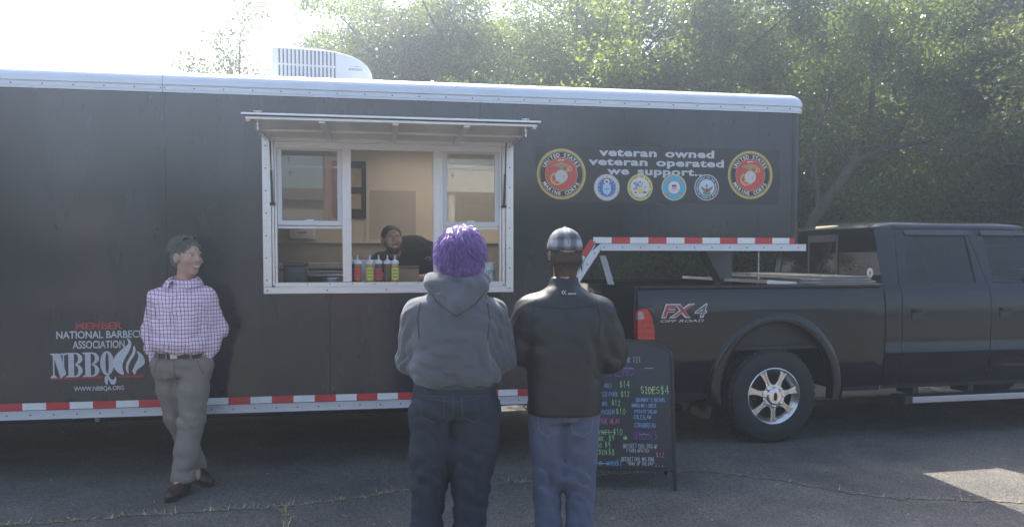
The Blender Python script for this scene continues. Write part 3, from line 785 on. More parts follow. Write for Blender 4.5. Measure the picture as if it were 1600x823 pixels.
# barbecue association mark low on the side
LG = flat('logo', redv, TR, [[(-3.443, .748), (-3.085, .748), (-3.085, .766), (-3.443, .766)], [(-2.975, .752), (-2.80, .752), (-2.80, .768), (-2.975, .768)]], -.0012)
text('lettering', 'MEMBER', redv, LG, (-3.105, -.0013, 1.113), fit=(.325, .052), bold=.016)
text('lettering', 'NATIONAL BARBECUE', silver, LG, (-3.075, -.0013, 1.047), fit=(.645, .056), bold=.01)
text('lettering', 'ASSOCIATION', silver, LG, (-3.108, -.0013, .972), fit=(.36, .058), bold=.01)
text('lettering', 'WWW.NBBQA.ORG', silver, LG, (-3.112, -.0013, .652), fit=(.345, .040), bold=.008)
Lz = lambda px, py: (-3.439 + (px - 79) * .004354, .945 - (py - 551) * .00503)
def zz(pts): return [Lz(70 + a / 6.333, 490 + b / 6.333) for a, b in pts]
def glyph(polys): flat('lettering', silver, LG, [zz(p) for p in polys], -.0013)
glyph([[(55, 392), (130, 392), (152, 400), (205, 570), (205, 590), (150, 625), (92, 440), (92, 590), (118, 612), (118, 620), (52, 620), (52, 612), (78, 590), (78, 415), (55, 402)],
       [(150, 392), (222, 392), (222, 402), (190, 412), (190, 545), (176, 500), (176, 412), (150, 402)]])
def Bgl(x, w):
    ring1 = lambda cz, b: [(x + 95 * w + 72 * w * math.cos(t), cz + b * math.sin(t)) for t in [R(-90 + 18 * k) for k in range(11)]] + [(x + 95 * w + 28 * w * math.cos(t), cz + (b - 12) * math.sin(t)) for t in [R(90 - 18 * k) for k in range(11)]]
    return [[(x, 388), (x + 95 * w, 388), (x + 95 * w, 400), (x + 82 * w, 400), (x + 82 * w, 603), (x + 95 * w, 603), (x + 95 * w, 615), (x, 615), (x, 605), (x + 25 * w, 597), (x + 25 * w, 406), (x, 398)], ring1(444, 56), ring1(556, 59)]
for pl in (Bgl(205, 1.0), Bgl(372, 1.0)): glyph(pl)
outer = [(618 + 70 * math.cos(t), 492 + 114 * math.sin(t)) for t in [2 * PI * k / 36 for k in range(37)]]; inner = [(618 + 17 * math.cos(t), 492 + 100 * math.sin(t)) for t in [2 * PI * k / 36 for k in range(37)]]
glyph([[outer[k], outer[k + 1], inner[k + 1], inner[k]] for k in range(36)])
glyph([[(612, 602), (632, 602), (650, 640), (680, 650), (705, 615), (708, 660), (690, 695), (655, 692), (632, 650), (622, 640), (620, 690), (600, 690), (588, 660), (592, 622)]])
flame = mat('pale_flame_vinyl', (.62, .64, .66), .4)
def flm(pts):
    q = zz(pts); n = len(q); out = []
    for i in range(n):
        p0, p1, p2, p3 = q[i - 1], q[i], q[(i + 1) % n], q[(i + 2) % n]
        for t in (0, .33, .66):
            out.append(tuple(.5 * (2 * p1[j] + (p2[j] - p0[j]) * t + (2 * p0[j] - 5 * p1[j] + 4 * p2[j] - p3[j]) * t * t + (3 * p1[j] - p0[j] - 3 * p2[j] + p3[j]) * t ** 3) for j in (0, 1)))
    flat('flame', flame, LG, [out], -.0014)
flm([(822, 256), (868, 300), (850, 370), (800, 450), (772, 520), (784, 602), (730, 585), (684, 530), (680, 470), (720, 405), (790, 350), (836, 310)])
flm([(888, 333), (908, 352), (905, 400), (880, 445), (850, 485), (832, 540), (834, 600), (808, 555), (812, 500), (840, 450), (876, 395)])
flm([(922, 380), (985, 430), (1002, 490), (975, 525), (920, 562), (897, 605), (873, 575), (888, 535), (922, 475), (936, 430)])
# ------------------------------------------------------------------ pickup truck
TK = empty('pickup_truck', (2.324, 6.839, 0), R(12), 'black crew-cab pickup truck hitched under the trailer gooseneck', 'truck')
paint = mat('black_truck_paint', (0.005, 0.006, 0.010), 0.07, var=0.1, vscale=4, bump=0.008, bscale=2.5, spec=.5)
plast = mat('black_plastic', (0.016, 0.016, 0.018), 0.55, var=.15, vscale=20, bump=.05, bscale=120)
tint = glass_mat('privacy_glass', (.05, .058, .062), 1.55)
cglass = glass_mat('clear_car_glass', (.55, .62, .60), 1.5)
chrome = mat('chrome', (.75, .76, .78), .12, 1.0, var=.05)
alloy = mat('alloy_wheel', (.68, .66, .62), .24, .9, var=.1, vscale=15, dirt=(.3, .27, .23), dscale=9, damt=.4)
W = 2.03
_zs = [.40, .50, .60, .74, .775, .80, 1.0, 1.2, 1.32, 1.37, 1.40]
_ys = [.085, .06, .038, .014, .0, .014, .006, .010, .028, .044, .066]
def yf(z):
    if z <= 1.40: return float(np.interp(z, _zs, _ys))
    return .066 + (z - 1.40) * .32
def side(m, xL, xR, z0, z1, far=False, nx=8, off=0.0, zsub=None):
    """body-side patch between x-limits that may vary with height"""
    zz_ = sorted(set([z0, z1] + [z for z in _zs if z0 < z < z1] + [z0 + (z1 - z0) * k / 6 for k in range(7)])) if zsub is None else zsub
    fl = (lambda q: q) if callable(xL) else (lambda q: (lambda z: q))
    a, b = (xL if callable(xL) else (lambda z: xL)), (xR if callable(xR) else (lambda z: xR))
    def P(i, j):
        z = zz_[j]; x = a(z) + (b(z) - a(z)) * i / nx; y = yf(z) + off
        return (x, W - y if far else y, z)
    m.grid(P, nx, len(zz_) - 1)
for far in (False, True):
    sg = (lambda y: W - y) if far else (lambda y: y)
    # bed side with the wheel arch cut out
    cx, cz, a_, b_ = 0.02, .47, .545, .60
    for wx, xa, xb, ztop, nm in ((0.0, -1.28, 1.088, 1.40, 'bed_side'), (3.97, 3.345, 4.86, 1.33, 'front_fender')):
        m = MB(); angs = sorted(set([PI * k / 40 for k in range(41)] + [math.atan2(ztop - cz, xb - wx - cx), math.atan2(ztop - cz, xa - wx - cx)]))
        def outer_pt(t):
            c_, s_ = math.cos(t), math.sin(t); k = 1e9
            if c_ > 1e-6: k = min(k, (xb - wx - cx) / c_)
            if c_ < -1e-6: k = min(k, (xa - wx - cx) / c_)
            if s_ > 1e-6: k = min(k, (ztop - cz) / s_)
            return (cx + c_ * k, cz + s_ * k)
        def P(i, j):
            t = angs[i]; o_ = outer_pt(t); n_ = (cx + a_ * math.cos(t), cz + b_ * math.sin(t)); f = (j / 12)
            x, z = n_[0] + (o_[0] - n_[0]) * f, n_[1] + (o_[1] - n_[1]) * f
            return (wx + x, sg(yf(z)), z)
        m.grid(P, len(angs) - 1, 12)
        bs = m.build(nm, paint, TK, True, 50)
        # flare lip
        m = MB()
        prf = [(.0, .09), (.0, -.002), (.010, -.012), (.035, -.016), (.07, -.012), (.10, .0), (.115, .016)]
        def F(i, j):
            t = PI * (i / 40) * 1.10 - PI * .05; e, y = prf[j]
            return (wx + cx + (a_ - .005 + e) * math.cos(t), sg(y + .006), cz + (b_ + e * .92) * math.sin(t) if t > 0 and t < PI else cz + (b_ + e) * math.sin(t))
        m.grid(F, 40, len(prf) - 1)
        m.build('wheel_arch_flare', paint, bs, True, 60)
        m = MB(); m.grid(lambda i, j: (wx + cx + a_ * math.cos(PI * i / 24), sg(.03 + .45 * j), cz + b_ * math.sin(PI * i / 24)), 24, 1)
        m.grid(lambda i, j: (wx + cx + a_ * math.cos(PI * i / 24) * j, sg(.48), cz + b_ * math.sin(PI * i / 24) * j), 24, 1); m.build('wheel_well', under, bs)
    # tail edge of the bed
    m = MB(); side(m, lambda z: 1.10, lambda z: 1.268, .47, 1.40, far, 3); side(m, lambda z: 1.10 + .03 * (z - 1.4), lambda z: 1.268 + .12 * (z - 1.4), 1.40, 1.93, far, 3); m.build('rear_cab_corner', paint, TK, True, 50)
    dk = lambda z: 2.222 - (.2 * (z - 1.4) if z > 1.4 else 0)
    for nm, l_, r_, wl_, wr_ in (('rear_door', lambda z: 1.274 + (.12 * (z - 1.4) if z > 1.4 else 0), lambda z: dk(z) - .004, lambda z: 1.35 + .2 * (z - 1.4), lambda z: 2.105 - .02 * (z - 1.4)),
                                 ('front_door', lambda z: dk(z) + .004, lambda z: 3.34 - (.95 * (z - 1.4) if z > 1.4 else 0), lambda z: 2.30 - .03 * (z - 1.4), lambda z: 3.25 - 1.0 * (z - 1.4))):
        m = MB(); side(m, l_, r_, .47, 1.385, far, 8)
        side(m, l_, wl_, 1.385, 1.925, far, 2); side(m, wr_, r_, 1.385, 1.925, far, 2); side(m, wl_, wr_, 1.88, 1.925, far, 6, zsub=[1.88, 1.90, 1.925]); side(m, wl_, wr_, 1.375, 1.395, far, 6, zsub=[1.385, 1.39, 1.398])
        d_ = m.build(nm, paint, TK, True, 50)
        m = MB(); side(m, lambda z: wl_(z) - .01, lambda z: wr_(z) + .01, 1.39, 1.89, far, 4, off=.012, zsub=[1.39, 1.6, 1.75, 1.89]); m.build('window_glass', tint if nm == 'rear_door' else cglass, d_, True)
        m = MB(); m.grid(lambda i, j: ((wl_(1.9) - .02 + (wr_(1.87) - wl_(1.9) + .06) * i / 10), sg(yf(1.86 + .05 * j / 3) - .014 * (1 - (j / 3) ** 2) - .002), 1.855 + .052 * j / 3), 10, 3); m.build('rain_visor', mat('smoked_acrylic', (.02, .02, .022), .12, coat=.5), d_, True)
        hx = l_(1.1) + .10
        m = MB(); y0, y1 = (-.016, .01) if not far else (W - .01, W + .016)
        m.box(hx, hx + .10, y0, y1, 1.145, 1.175, .005); m.build('door_handle', paint, d_)
        m = MB(); y0, y1 = (.0005, .008) if not far else (W - .008, W - .0005)
        m.box(hx - .01, hx + .11, y0 - .0015, y1, 1.07, 1.14, .003); m.build('handle_cup', plast, d_)
    # running board
    m = MB(); y0, y1 = (-.06, .12) if not far else (W - .12, W + .06)
    m.box(1.33, 3.25, y0, y1, .315, .375, .015); rb = m.build('running_board', plast, TK)
    m = MB(); yy = (-.066, -.05) if not far else (W + .05, W + .066); m.box(1.335, 3.24, yy[0], yy[1], .318, .378, .006); m.build('chrome_strip', mat('satin_metal', (.42, .45, .52), .3, .8), rb)
    m = MB(); m.box(1.25, 1.333, y0 - .004, y1, .31, .385, .01); m.build('end_cap', plast, rb)
    for x in (1.45, 2.05, 2.9):
        m = MB(); q = (.08, .3) if not far else (W - .3, W - .08); m.box(x, x + .06, q[0], q[1], .37, .5); m.build('bracket', under, rb)
    # tail lamp
    m = MB(); pl = [(-1.292, 1.205), (-1.20, 1.212), (-1.155, 1.16), (-1.135, 1.05), (-1.135, .948), (-1.292, .955)]
    m.prism(pl, 'y', sg(-.006), sg(.10)); tl = m.build('tail_lamp', mat('red_lamp_lens', (.62, .02, .02), .12, coat=.6, var=.3, vscale=25), TK)
    m = MB(); m.prism([(-1.294, 1.185), (-1.25, 1.19), (-1.235, 1.125), (-1.294, 1.12)], 'y', sg(-.0085), sg(.04)); m.build('reverse_lens', mat('clear_lamp_lens', (.42, .34, .33), .15, coat=.6, var=.2, vscale=30), tl)
    m = MB(); m.prism([(-1.21, 1.205), (-1.195, 1.208), (-1.15, 1.15), (-1.125, 1.04), (-1.125, .945), (-1.14, .945), (-1.142, 1.04), (-1.168, 1.15)], 'y', sg(-.009), sg(.04)); m.build('lamp_bezel', plast, tl)
    m = MB(); [m.box(-1.288, -1.142, min(sg(-.0075), sg(.02)), max(sg(-.0075), sg(.02)), z, z + .004) for z in (1.0, 1.045, 1.09)]; m.build('lens_rib', mat('dark_red_rib', (.2, .01, .012), .3), tl)
    # mud flap
    m = MB(); q = (.04, .32) if not far else (W - .32, W - .04); m.prism([(-.60, .52), (-.56, .52), (-.60, .24), (-.66, .24)], 'y', q[0], q[1]); m.build('mud_flap', plast, TK)
    for q in ((-1.28, -.6, .40), (.62, 1.088, .43), (1.10, 3.33, .44)):
        m = MB(); side(m, q[0], q[1], q[2], .47, far, 3); m.build('rocker_panel', plast, TK, True)
    # mirror
    m = MB(); q = (-.24, .0) if not far else (W, W + .24); m.box(3.0, 3.12, q[0], q[1], 1.42, 1.68, .03); m.build('door_mirror', plast, TK, True, 40)
text('decal', 'FX', mat('silver_decal', (.55, .56, .58), .3, .3), TK, (-.925, .0025, 1.128), fit=(.315, .122), bold=.03, shear=.25)
text('decal', 'FX', mat('red_decal', (.42, .04, .05), .35), TK, (-.925, .0013, 1.138), fit=(.285, .10), bold=.008, shear=.25)
text('decal', '4', MATS['silver_decal'], TK, (-.715, .0025, 1.128), fit=(.125, .122), bold=.02, shear=.25)
text('decal', '4', mat('grey_decal', (.12, .12, .13), .35), TK, (-.715, .0013, 1.141), fit=(.10, .094), bold=.0, shear=.25)
text('decal', 'OFF ROAD', MATS['silver_decal'], TK, (-.885, .0025, 1.092), fit=(.40, .022), bold=.004, shear=.25)
# bed: tailgate, floor, inner walls, top rails
m = MB(); m.box(-1.285, -1.245, .10, W - .10, .62, 1.385, .012); tg = m.build('tailgate', paint, TK, True, 40)
m = MB(); m.box(-1.30, -1.284, W / 2 - .15, W / 2 + .15, 1.2, 1.3, .004); m.build('tailgate_handle', plast, tg)
m = MB(); m.box(-1.24, 1.08, .06, W - .06, .83, .86); m.box(-1.24, 1.08, .10, .13, .86, 1.36); m.box(-1.24, 1.08, W - .13, W - .10, .86, 1.36); m.box(1.05, 1.085, .06, W - .06, .6, 1.38); m.build('bed_liner', plast, TK)
for q in ((.03, .14), (W - .14, W - .03)):
    m = MB(); m.box(-1.27, 1.088, q[0], q[1], 1.378, 1.405, .01); m.build('bed_rail_cap', plast, TK, True, 40)
m = MB(); m.box(-1.45, -1.29, .05, W - .05, .5, .68, .03); m.build('rear_bumper', chrome, TK, True, 40)
# folded tonneau cover in front of the bed
ton = MB(); ton.box(.28, 1.06, .10, W - .10, 1.407, 1.43, .004); ton.box(.30, 1.02, .11, W - .11, 1.432, 1.452, .004); ton.box(.52, 1.0, .12, W - .12, 1.454, 1.474, .004); ton = ton.build('tonneau_cover', mat('tonneau_silver', (.22, .22, .22), .22, .5, var=.3, vscale=3, bump=.3, bscale=3), TK)
m = MB(); m.box(-.02, .30, .13, W - .13, 1.407, 1.425); m.box(-.03, -.01, .12, W - .12, 1.407, 1.44, .004); m.build('cover_frame', alu, ton)
m = MB(); m.tube([(.1, .5, 1.39), (.1, .5, 1.72)], .008, 8); m.build('antenna_rod', alu, TK)
# chassis and hidden body mass
m = MB(); m.box(-1.2, 4.7, .45, .57, .5, .66); m.box(-1.2, 4.7, W - .57, W - .45, .5, .66)
for x in (-1.0, -.4, .6, 1.4, 2.2, 3.0, 4.4): m.box(x, x + .08, .57, W - .57, .52, .64)
m.tube([(0, .25, .42), (0, W - .25, .42)], .06, 12); m.tube([(3.97, .25, .42), (3.97, W - .25, .42)], .05, 12); m.lathe([(.0001, -.15), (.13, -.1), (.16, 0), (.13, .1), (.0001, .15)], (0, W / 2, .42), 'x', 14); m.tube([(0, W / 2, .45), (2.2, W / 2, .55)], .05, 10)
m.build('chassis', under, TK)
m = MB(); m.box(1.14, 3.3, .10, W - .10, .47, .56); m.box(1.11, 1.135, .06, W - .06, .5, 1.40); m.box(3.3, 3.36, .12, W - .12, .5, 1.38); m.build('cab_floor', under, TK)
ex = MB(); ex.tube([(-.2, .55, .42), (-.55, .4, .38), (-.84, .14, .345), (-.90, .08, .34)], [.045, .045, .05, .055], 16, cap=False); ex.build('exhaust_pipe', mat('rusty_steel', (.25, .22, .2), .4, .8, var=.3, vscale=20), TK, True)
# roof
m = MB(); cr = [(.222, 1.915), (.235, 1.94), (.27, 1.965), (.34, 1.985), (.6, 2.0), (W / 2, 2.008)]; cr = cr + [(W - y, z) for y, z in cr[-2::-1]]
xs = [1.115, 1.13, 1.17, 1.24, 1.34, 1.6, 1.9, 2.2, 2.5, 2.7, 2.8, 2.85]
def RP(i, j):
    x = xs[i]; y, z = cr[j]; t = max(0, (1.34 - x) / .23); z2 = z - (z - 1.905) * t ** 2.2
    t2 = max(0, (x - 2.5) / .4); z2 -= .03 * t2 ** 2
    return (x, y + (W / 2 - y) * .06 * t, z2)
m.grid(RP, len(xs) - 1, len(cr) - 1); rf = m.build('cab_roof', paint, TK, True, 50)
m = MB(); m.box(1.135, 1.19, W / 2 - .17, W / 2 + .17, 1.928, 1.966, .012); cl = m.build('cargo_lamp', mat('cargo_lamp_lens', (.75, .68, .45), .2, coat=.5), rf, True, 40)
# rear cab frame with three panes
def rq(m, y0, y1, z0, z1, x, th=.02):
    m.box(x, x + th, y0, y1, z0, z1)
m = MB(); tw = lambda z: .066 + (z - 1.4) * .32
m.prism([(tw(1.4), 1.40), (tw(1.4) + .12, 1.40), (tw(1.9) + .10, 1.87), (tw(1.9) + .10, 1.925), (tw(1.9), 1.925)], 'x', 1.112, 1.14)
m.prism([(W - y, z) for y, z in [(tw(1.4), 1.40), (tw(1.4) + .12, 1.40), (tw(1.9) + .10, 1.87), (tw(1.9) + .10, 1.925), (tw(1.9), 1.925)]], 'x', 1.112, 1.14)
m.box(1.113, 1.139, tw(1.9) + .1, W - tw(1.9) - .1, 1.875, 1.925); m.box(1.113, 1.139, tw(1.4) + .12, W - tw(1.4) - .12, 1.40, 1.425); m.build('rear_cab_frame', paint, TK)
m = MB(); m.prism([(.17, 1.42), (W - .17, 1.42), (W - .30, 1.88), (.30, 1.88)], 'x', 1.122, 1.127); rg_ = m.build('rear_glass', tint, TK)
m = MB()
for y in (.76, 1.24): m.box(1.112, 1.12, y, y + .03, 1.425, 1.875)
m.box(1.110, 1.121, .79, 1.24, 1.80, 1.872); m.box(1.108, 1.121, .79, 1.24, 1.425, 1.455); m.build('slider_frame', plast, rg_)
# round sticker on the rear glass
m = MB(); m.disc((1.1205, .27, 1.50), .045, 24, 'x'); st = m.build('round_sticker', mat('pale_sticker', (.6, .62, .64), .5), rg_)
m = MB(); m.ring((1.1198, .27, 1.50), .03, .034, 24, 'x'); m.add([(1.1198, .25, 1.50), (1.1198, .27, 1.525), (1.1198, .29, 1.50), (1.1198, .27, 1.475)], [(0, 1, 2, 3)]); m.build('sticker_print', navy, st)
# front end, mostly out of the picture
m = MB(); m.grid(lambda i, j: (3.36 + 1.5 * i / 10, .05 + (W - .1) * j / 12, 1.385 - .05 * (i / 10) ** 3 + .06 * (1 - (2 * j / 12 - 1) ** 2) - (.04 * (i / 10) ** 6)), 10, 12); m.build('hood', paint, TK, True, 60)
m = MB(); m.box(4.84, 4.95, .12, W - .12, .72, 1.33, .03); gr = m.build('grille', chrome, TK, True, 40)
for z in (.85, .98, 1.11): 
    m = MB(); m.box(4.94, 4.965, .35, W - .35, z, z + .06); m.build('grille_bar', plast, gr)
m = MB(); m.box(4.86, 5.08, .02, W - .02, .45, .72, .04); m.build('front_bumper', chrome, TK, True, 40)
for y in (.06, W - .34):
    m = MB(); m.box(4.83, 4.965, y, y + .28, .95, 1.3, .02); m.build('headlamp', mat('headlamp_lens', (.6, .62, .63), .1, coat=.6), TK, True, 40)
m = MB(); m.grid(lambda i, j: (2.84 + .60 * i / 6, .20 - .10 * i / 6 + (W - 2 * (.20 - .10 * i / 6)) * j / 8, 1.985 - .57 * i / 6 + .02 * math.sin(PI * j / 8)), 6, 8); m.build('windshield', cglass, TK, True)
m = MB()
for s_ in (0, 1):
    f = (lambda y: W - y) if s_ else (lambda y: y)
    m.tube([(2.82, f(.215), 1.95), (3.42, f(.08), 1.41)], .035, 8)
m.build('windshield_pillar', paint, TK, True)
seatm = mat('seat_cloth', (.03, .03, .033), .8, var=.1)
for x, ys in ((1.45, (.22, .80, 1.36)), (2.45, (.25, 1.15))):
    for y in ys:
        w_ = .50 if x < 2 else .6
        m = MB(); m.prism([(x, .85), (x + .5, .85), (x + .5, .98), (x + .12, .98), (x, 1.52), (x - .12, 1.52)], 'y', y, y + w_); s_ = m.build('seat', seatm, TK)
        m = MB(); m.box(x - .16, x - .06, y + w_ / 2 - .13, y + w_ / 2 + .13, 1.55, 1.73, .03); m.build('headrest', seatm, s_, True, 40)
m = MB(); m.box(3.1, 3.3, .15, W - .15, .95, 1.36, .05); db = m.build('dashboard', seatm, TK)
m = MB(); m.lathe([(.185 + .014 * math.cos(t), .014 * math.sin(t)) for t in [2 * PI * k / 8 for k in range(9)]], (3.02, .52, 1.25), 'x', 24); m.build('steering_wheel', plast, db, True)
# wheels
def wheel(x, far):
    y0 = W - .02 if far else .02; s_ = -1 if far else 1
    t = MB(); pr = [(.252, .02), (.258, .004), (.30, -.004), (.36, -.004), (.395, .008), (.412, .03), (.42, .06), (.42, .10), (.412, .102), (.412, .112), (.42, .114), (.42, .165), (.412, .167), (.412, .177), (.42, .179), (.42, .22), (.412, .25), (.39, .275), (.30, .285), (.25, .27)]
    t.lathe([(r, y0 + s_ * h) for r, h in pr], (x, 0, .418), 'y', 56)
    w = t.build('wheel', tyre_m, TK, True, 30)
    nb = MB()
    for k in range(44):
        a = 2 * PI * k / 44
        for (yy, da) in ((.035, 0), (.222, .07)):
            ca, sa = math.cos(a + da), math.sin(a + da); ta = (-sa, ca)
            pts = []
            for rr_ in (.411, .4235):
                for e in (-.018, .018):
                    for dy in (0, .03): pts.append((x + rr_ * ca + e * ta[0], y0 + s_ * (yy + dy - (.006 if rr_ < .42 else 0)), .418 + rr_ * sa + e * ta[1]))
            nb.add(pts, [(0, 1, 3, 2), (4, 6, 7, 5), (0, 4, 5, 1), (2, 3, 7, 6), (0, 2, 6, 4), (1, 5, 7, 3)])
    o = nb.build('tread_block', tyre_m, w); o['kind'] = 'stuff'
    r_ = MB(); r_.lathe([(rr_, y0 + s_ * h) for rr_, h in ((.20, .06), (.236, .012), (.246, .002), (.254, .006), (.256, .02), (.24, .05), (.235, .2))], (x, 0, .418), 'y', 48)
    for k in range(7):
        a = 2 * PI * k / 7 + .22
        for sgn in (-1, 1):
            pts = [(.085, sgn * .004), (.085, sgn * .034), (.14, sgn * .019), (.205, sgn * .026), (.242, sgn * .040), (.243, sgn * .012), (.15, sgn * .006)]
            pts = [(x + p[0] * math.cos(a) - p[1] * math.sin(a), .418 + p[0] * math.sin(a) + p[1] * math.cos(a)) for p in pts]
            if sgn < 0: pts = pts[::-1]
            r_.prism(pts, 'y', y0 + s_ * .018, y0 + s_ * .05)
        pts = [(.10, -.012), (.10, .012), (.243, .02), (.243, -.02)]
        r_.prism([(x + p[0] * math.cos(a) - p[1] * math.sin(a), .418 + p[0] * math.sin(a) + p[1] * math.cos(a)) for p in pts], 'y', y0 + s_ * .026, y0 + s_ * .05)
    rim = r_.build('rim', alloy, w, True, 30)
    b_ = MB(); b_.lathe([(.0001, y0 + s_ * .09), (.235, y0 + s_ * .09)], (x, 0, .418), 'y', 32); b_.build('brake_disc', under, w)
    h_ = MB(); h_.lathe([(.11, y0 + s_ * .03), (.105, y0 + s_ * .012), (.075, y0 + s_ * .010), (.07, y0 - s_ * .008), (.06, y0 - s_ * .016), (.0001, y0 - s_ * .018)], (x, 0, .418), 'y', 32)
    h_.build('hub_cap', chrome, w, True, 30)
    lg = MB()
    for k in range(8):
        a = 2 * PI * k / 8; lg.lathe([(.013, y0 + s_ * .012), (.012, y0 - s_ * .006), (.0001, y0 - s_ * .01)], (x + .09 * math.cos(a), 0, .418 + .09 * math.sin(a)), 'y', 8)
    lg.build('lug_nut', chrome, w, True, 30)
    ov = MB(); ov.disc((x, y0 - s_ * .0195, .418), .038, 20, 'y', .018); ov.build('hub_badge', plast, w)
for x in (0.0, 3.97):
    for far in (False, True): wheel(x, far)
# ------------------------------------------------------------------ things on and in the trailer
def TW(u, v, z): return (u * math.cos(PSI) - v * math.sin(PSI), 6.29 + u * math.sin(PSI) + v * math.cos(PSI), z)
m = MB(); m.box(-3.38, .40, .125, .50, 1.385, 1.424); m.build('serving_counter', steel, TR)
m = MB(); m.box(-3.38, .40, .46, .50, .6, 1.384); m.build('counter_front', steel, TR)
capm = mat('clear_white_cap', (.72, .74, .76), .35); 
def bottle(u, v, body_c, label_c, name, desc, marks=None):
    e = empty('squeeze_bottle', TW(u, v, 1.4285), PSI, desc, 'bottle', 'squeeze bottles on the sill')
    bm_ = mat('sauce_' + name, body_c, .25, coat=.4, var=.15, vscale=30)
    m = MB(); m.lathe([(.0001, 0), (.026, 0), (.029, .004), (.0295, .15), (.028, .165), (.024, .172)], n=20); m.build('bottle_body', bm_, e, True, 40)
    m = MB(); m.lathe([(.0305, .166), (.0305, .186), (.026, .190), (.012, .196), (.0065, .205), (.0045, .236), (.0001, .237)], n=18); m.build('nozzle_cap', capm, e, True, 40)
    if label_c:
        lm_ = mat('label_' + name, label_c, .45, var=.08, vscale=40)
        m = MB(); m.lathe([(.0300, .038), (.0300, .135)], n=20); l_ = m.build('paper_label', lm_, e, True)
        k = MB(); rr = random.Random(name)
        for row in range(3):
            a = R(-90) - .55
            while a < R(-90) + .5:
                w_ = rr.uniform(.06, .16); z = .058 + row * .026
                k.add([(.0304 * math.cos(t), .0304 * math.sin(t), zz_) for t, zz_ in ((a, z), (a + w_, z + .001), (a + w_, z + .009), (a, z + .008))], [(0, 1, 2, 3)]); a += w_ + .05
        k.build('label_print', marks or mat('black_ink', (.02, .02, .02), .6), l_, recalc=False)
ink_r = mat('dark_red_ink', (.25, .02, .02), .6)
bottle(-1.268, .095, (.07, .03, .02), (.10, .045, .035), 'brown_a', 'dark brown sauce bottle half hidden behind the mullion', ink_r)
bottle(-1.222, .045, (.25, .12, .06), (.62, .07, .06), 'red_a', 'sauce bottle with a bright red label beside the window mullion', ink_r)
bottle(-1.127, .045, (.42, .28, .06), (.62, .62, .08), 'yellow_a', 'mustard bottle with a yellow label standing third from the left')
bottle(-1.058, .05, (.05, .03, .03), (.48, .06, .06), 'red_b', 'dark bottle with a dull red label between mustard and brown bottles', ink_r)
bottle(-.990, .055, (.12, .06, .045), None, 'brown_b', 'plain brown sauce bottle without a label in the right-hand pair')
bottle(-.932, .045, (.42, .27, .07), (.64, .64, .1), 'yellow_b', 'mustard bottle with a yellow label at the right end of the row')
e = empty('plastic_bin', TW(-1.18, .26, 1.4245), PSI, 'white plastic bin behind the sauce bottles', 'bin')
m = MB(); m.prism([(-.10, 0), (.10, 0), (.115, .185), (-.115, .185)], 'y', -.07, .07); m.build('bin_body', capm, e); m = MB(); m.box(-.125, .125, -.08, .08, .186, .2, .004); m.build('bin_rim', capm, e)
cb = mat('cardboard', (.42, .29, .17), .8, var=.12, vscale=12)
e = empty('cardboard_box', TW(-.82, .27, 1.4245), PSI, 'small tan cardboard box on the counter below the vendor', 'box')
m = MB(); m.box(-.085, .085, -.06, .06, 0, .125); m.build('box_body', cb, e); m = MB(); m.prism([(-.06, .126), (-.10, .15), (-.10, .153), (-.058, .129)], 'x', -.085, .085); m.build('flap', cb, e)
e = empty('tip_bucket', TW(-.185, .125, 1.4288), PSI, 'white tips bucket with handwritten lettering at the right end of the sill', 'bucket')
m = MB(); m.lathe([(.0001, 0), (.058, 0), (.068, .165), (.072, .167), (.072, .176), (.066, .176), (.06, .02)], n=32); m.build('bucket_body', mat('white_plastic', (.7, .72, .75), .4, var=.04), e, True, 40)
k = MB(); stroke_text(k, 'TiPS', -.052, .072, .04, .0045, .72, .02); 
k.v = [((.0665) * math.sin(x / .066), -.0665 * math.cos(x / .066), z) for x, y, z in k.v]
stroke_text(k, '', 0, 0, .01); k.build('marker_lettering', MATS['black_ink'], e, recalc=False)
k = MB(); k.tube([(-.04, -.0668, .045), (-.01, -.068, .048), (.03, -.067, .04)], .0018, 5); k.build('marker_stroke', MATS['black_ink'], e)
e = empty('storage_tub', TW(-1.715, .27, 1.4245), PSI, 'dark lidded tub on the counter at the left window', 'tub')
m = MB(); m.box(-.085, .085, -.11, .11, 0, .15, .012); m.build('tub_body', mat('dark_plastic_tub', (.03, .032, .036), .4), e, True, 40); m = MB(); m.box(-.092, .092, -.117, .117, .152, .178, .008); m.build('lid', MATS['dark_plastic_tub'], e, True, 40)
e = empty('mixing_bowl', TW(-1.42, .24, 1.4245), PSI, 'shallow metal bowl on the counter under the left sash', 'bowl')
m = MB(); m.lathe([(.0001, .002), (.04, .002), (.075, .03), (.082, .055), (.086, .056), (.078, .028), (.042, .0), (.0001, 0)], n=28); m.build('bowl_shell', steel, e, True, 50)
e = empty('serving_tongs', TW(-1.56, .22, 1.4255), PSI + .4, 'pair of metal tongs lying beside the bowl', 'tongs')
for s in (-1, 1):
    m = MB(); m.tube([(-.08, 0, .012), (0, s * .018, .02), (.09, s * .03, .012)], .005, 6); m.build('tong_arm', rivm, e)
# range against the back wall
e = empty('cooking_range', TW(-1.55, 2.0, .6), PSI, 'stainless cooking range against the back wall behind the left window', 'range')
m = MB(); m.box(-.62, .42, -.32, .29, .06, .92, .008); m.build('range_body', steel, e); m = MB(); m.box(-.62, .42, -.335, .285, .93, .99, .008); m.build('range_top', mat('cream_enamel', (.6, .55, .46), .35), e)
m = MB(); m.box(-.35, .32, -.328, -.32, .74, .86, .006); m.build('oven_window', mat('oven_black', (.02, .02, .022), .15), e)
m = MB(); m.tube([(-.4, -.36, .90), (.36, -.36, .90)], .012, 8); [m.tube([(x, -.36, .9), (x, -.318, .9)], .008, 6) for x in (-.35, .32)]; m.build('oven_handle', alu, e, True)
for x in (-.5, .3):
    m = MB(); m.box(x, x + .08, -.25, -.17, 0, .06); m.build('leg', steel, e)
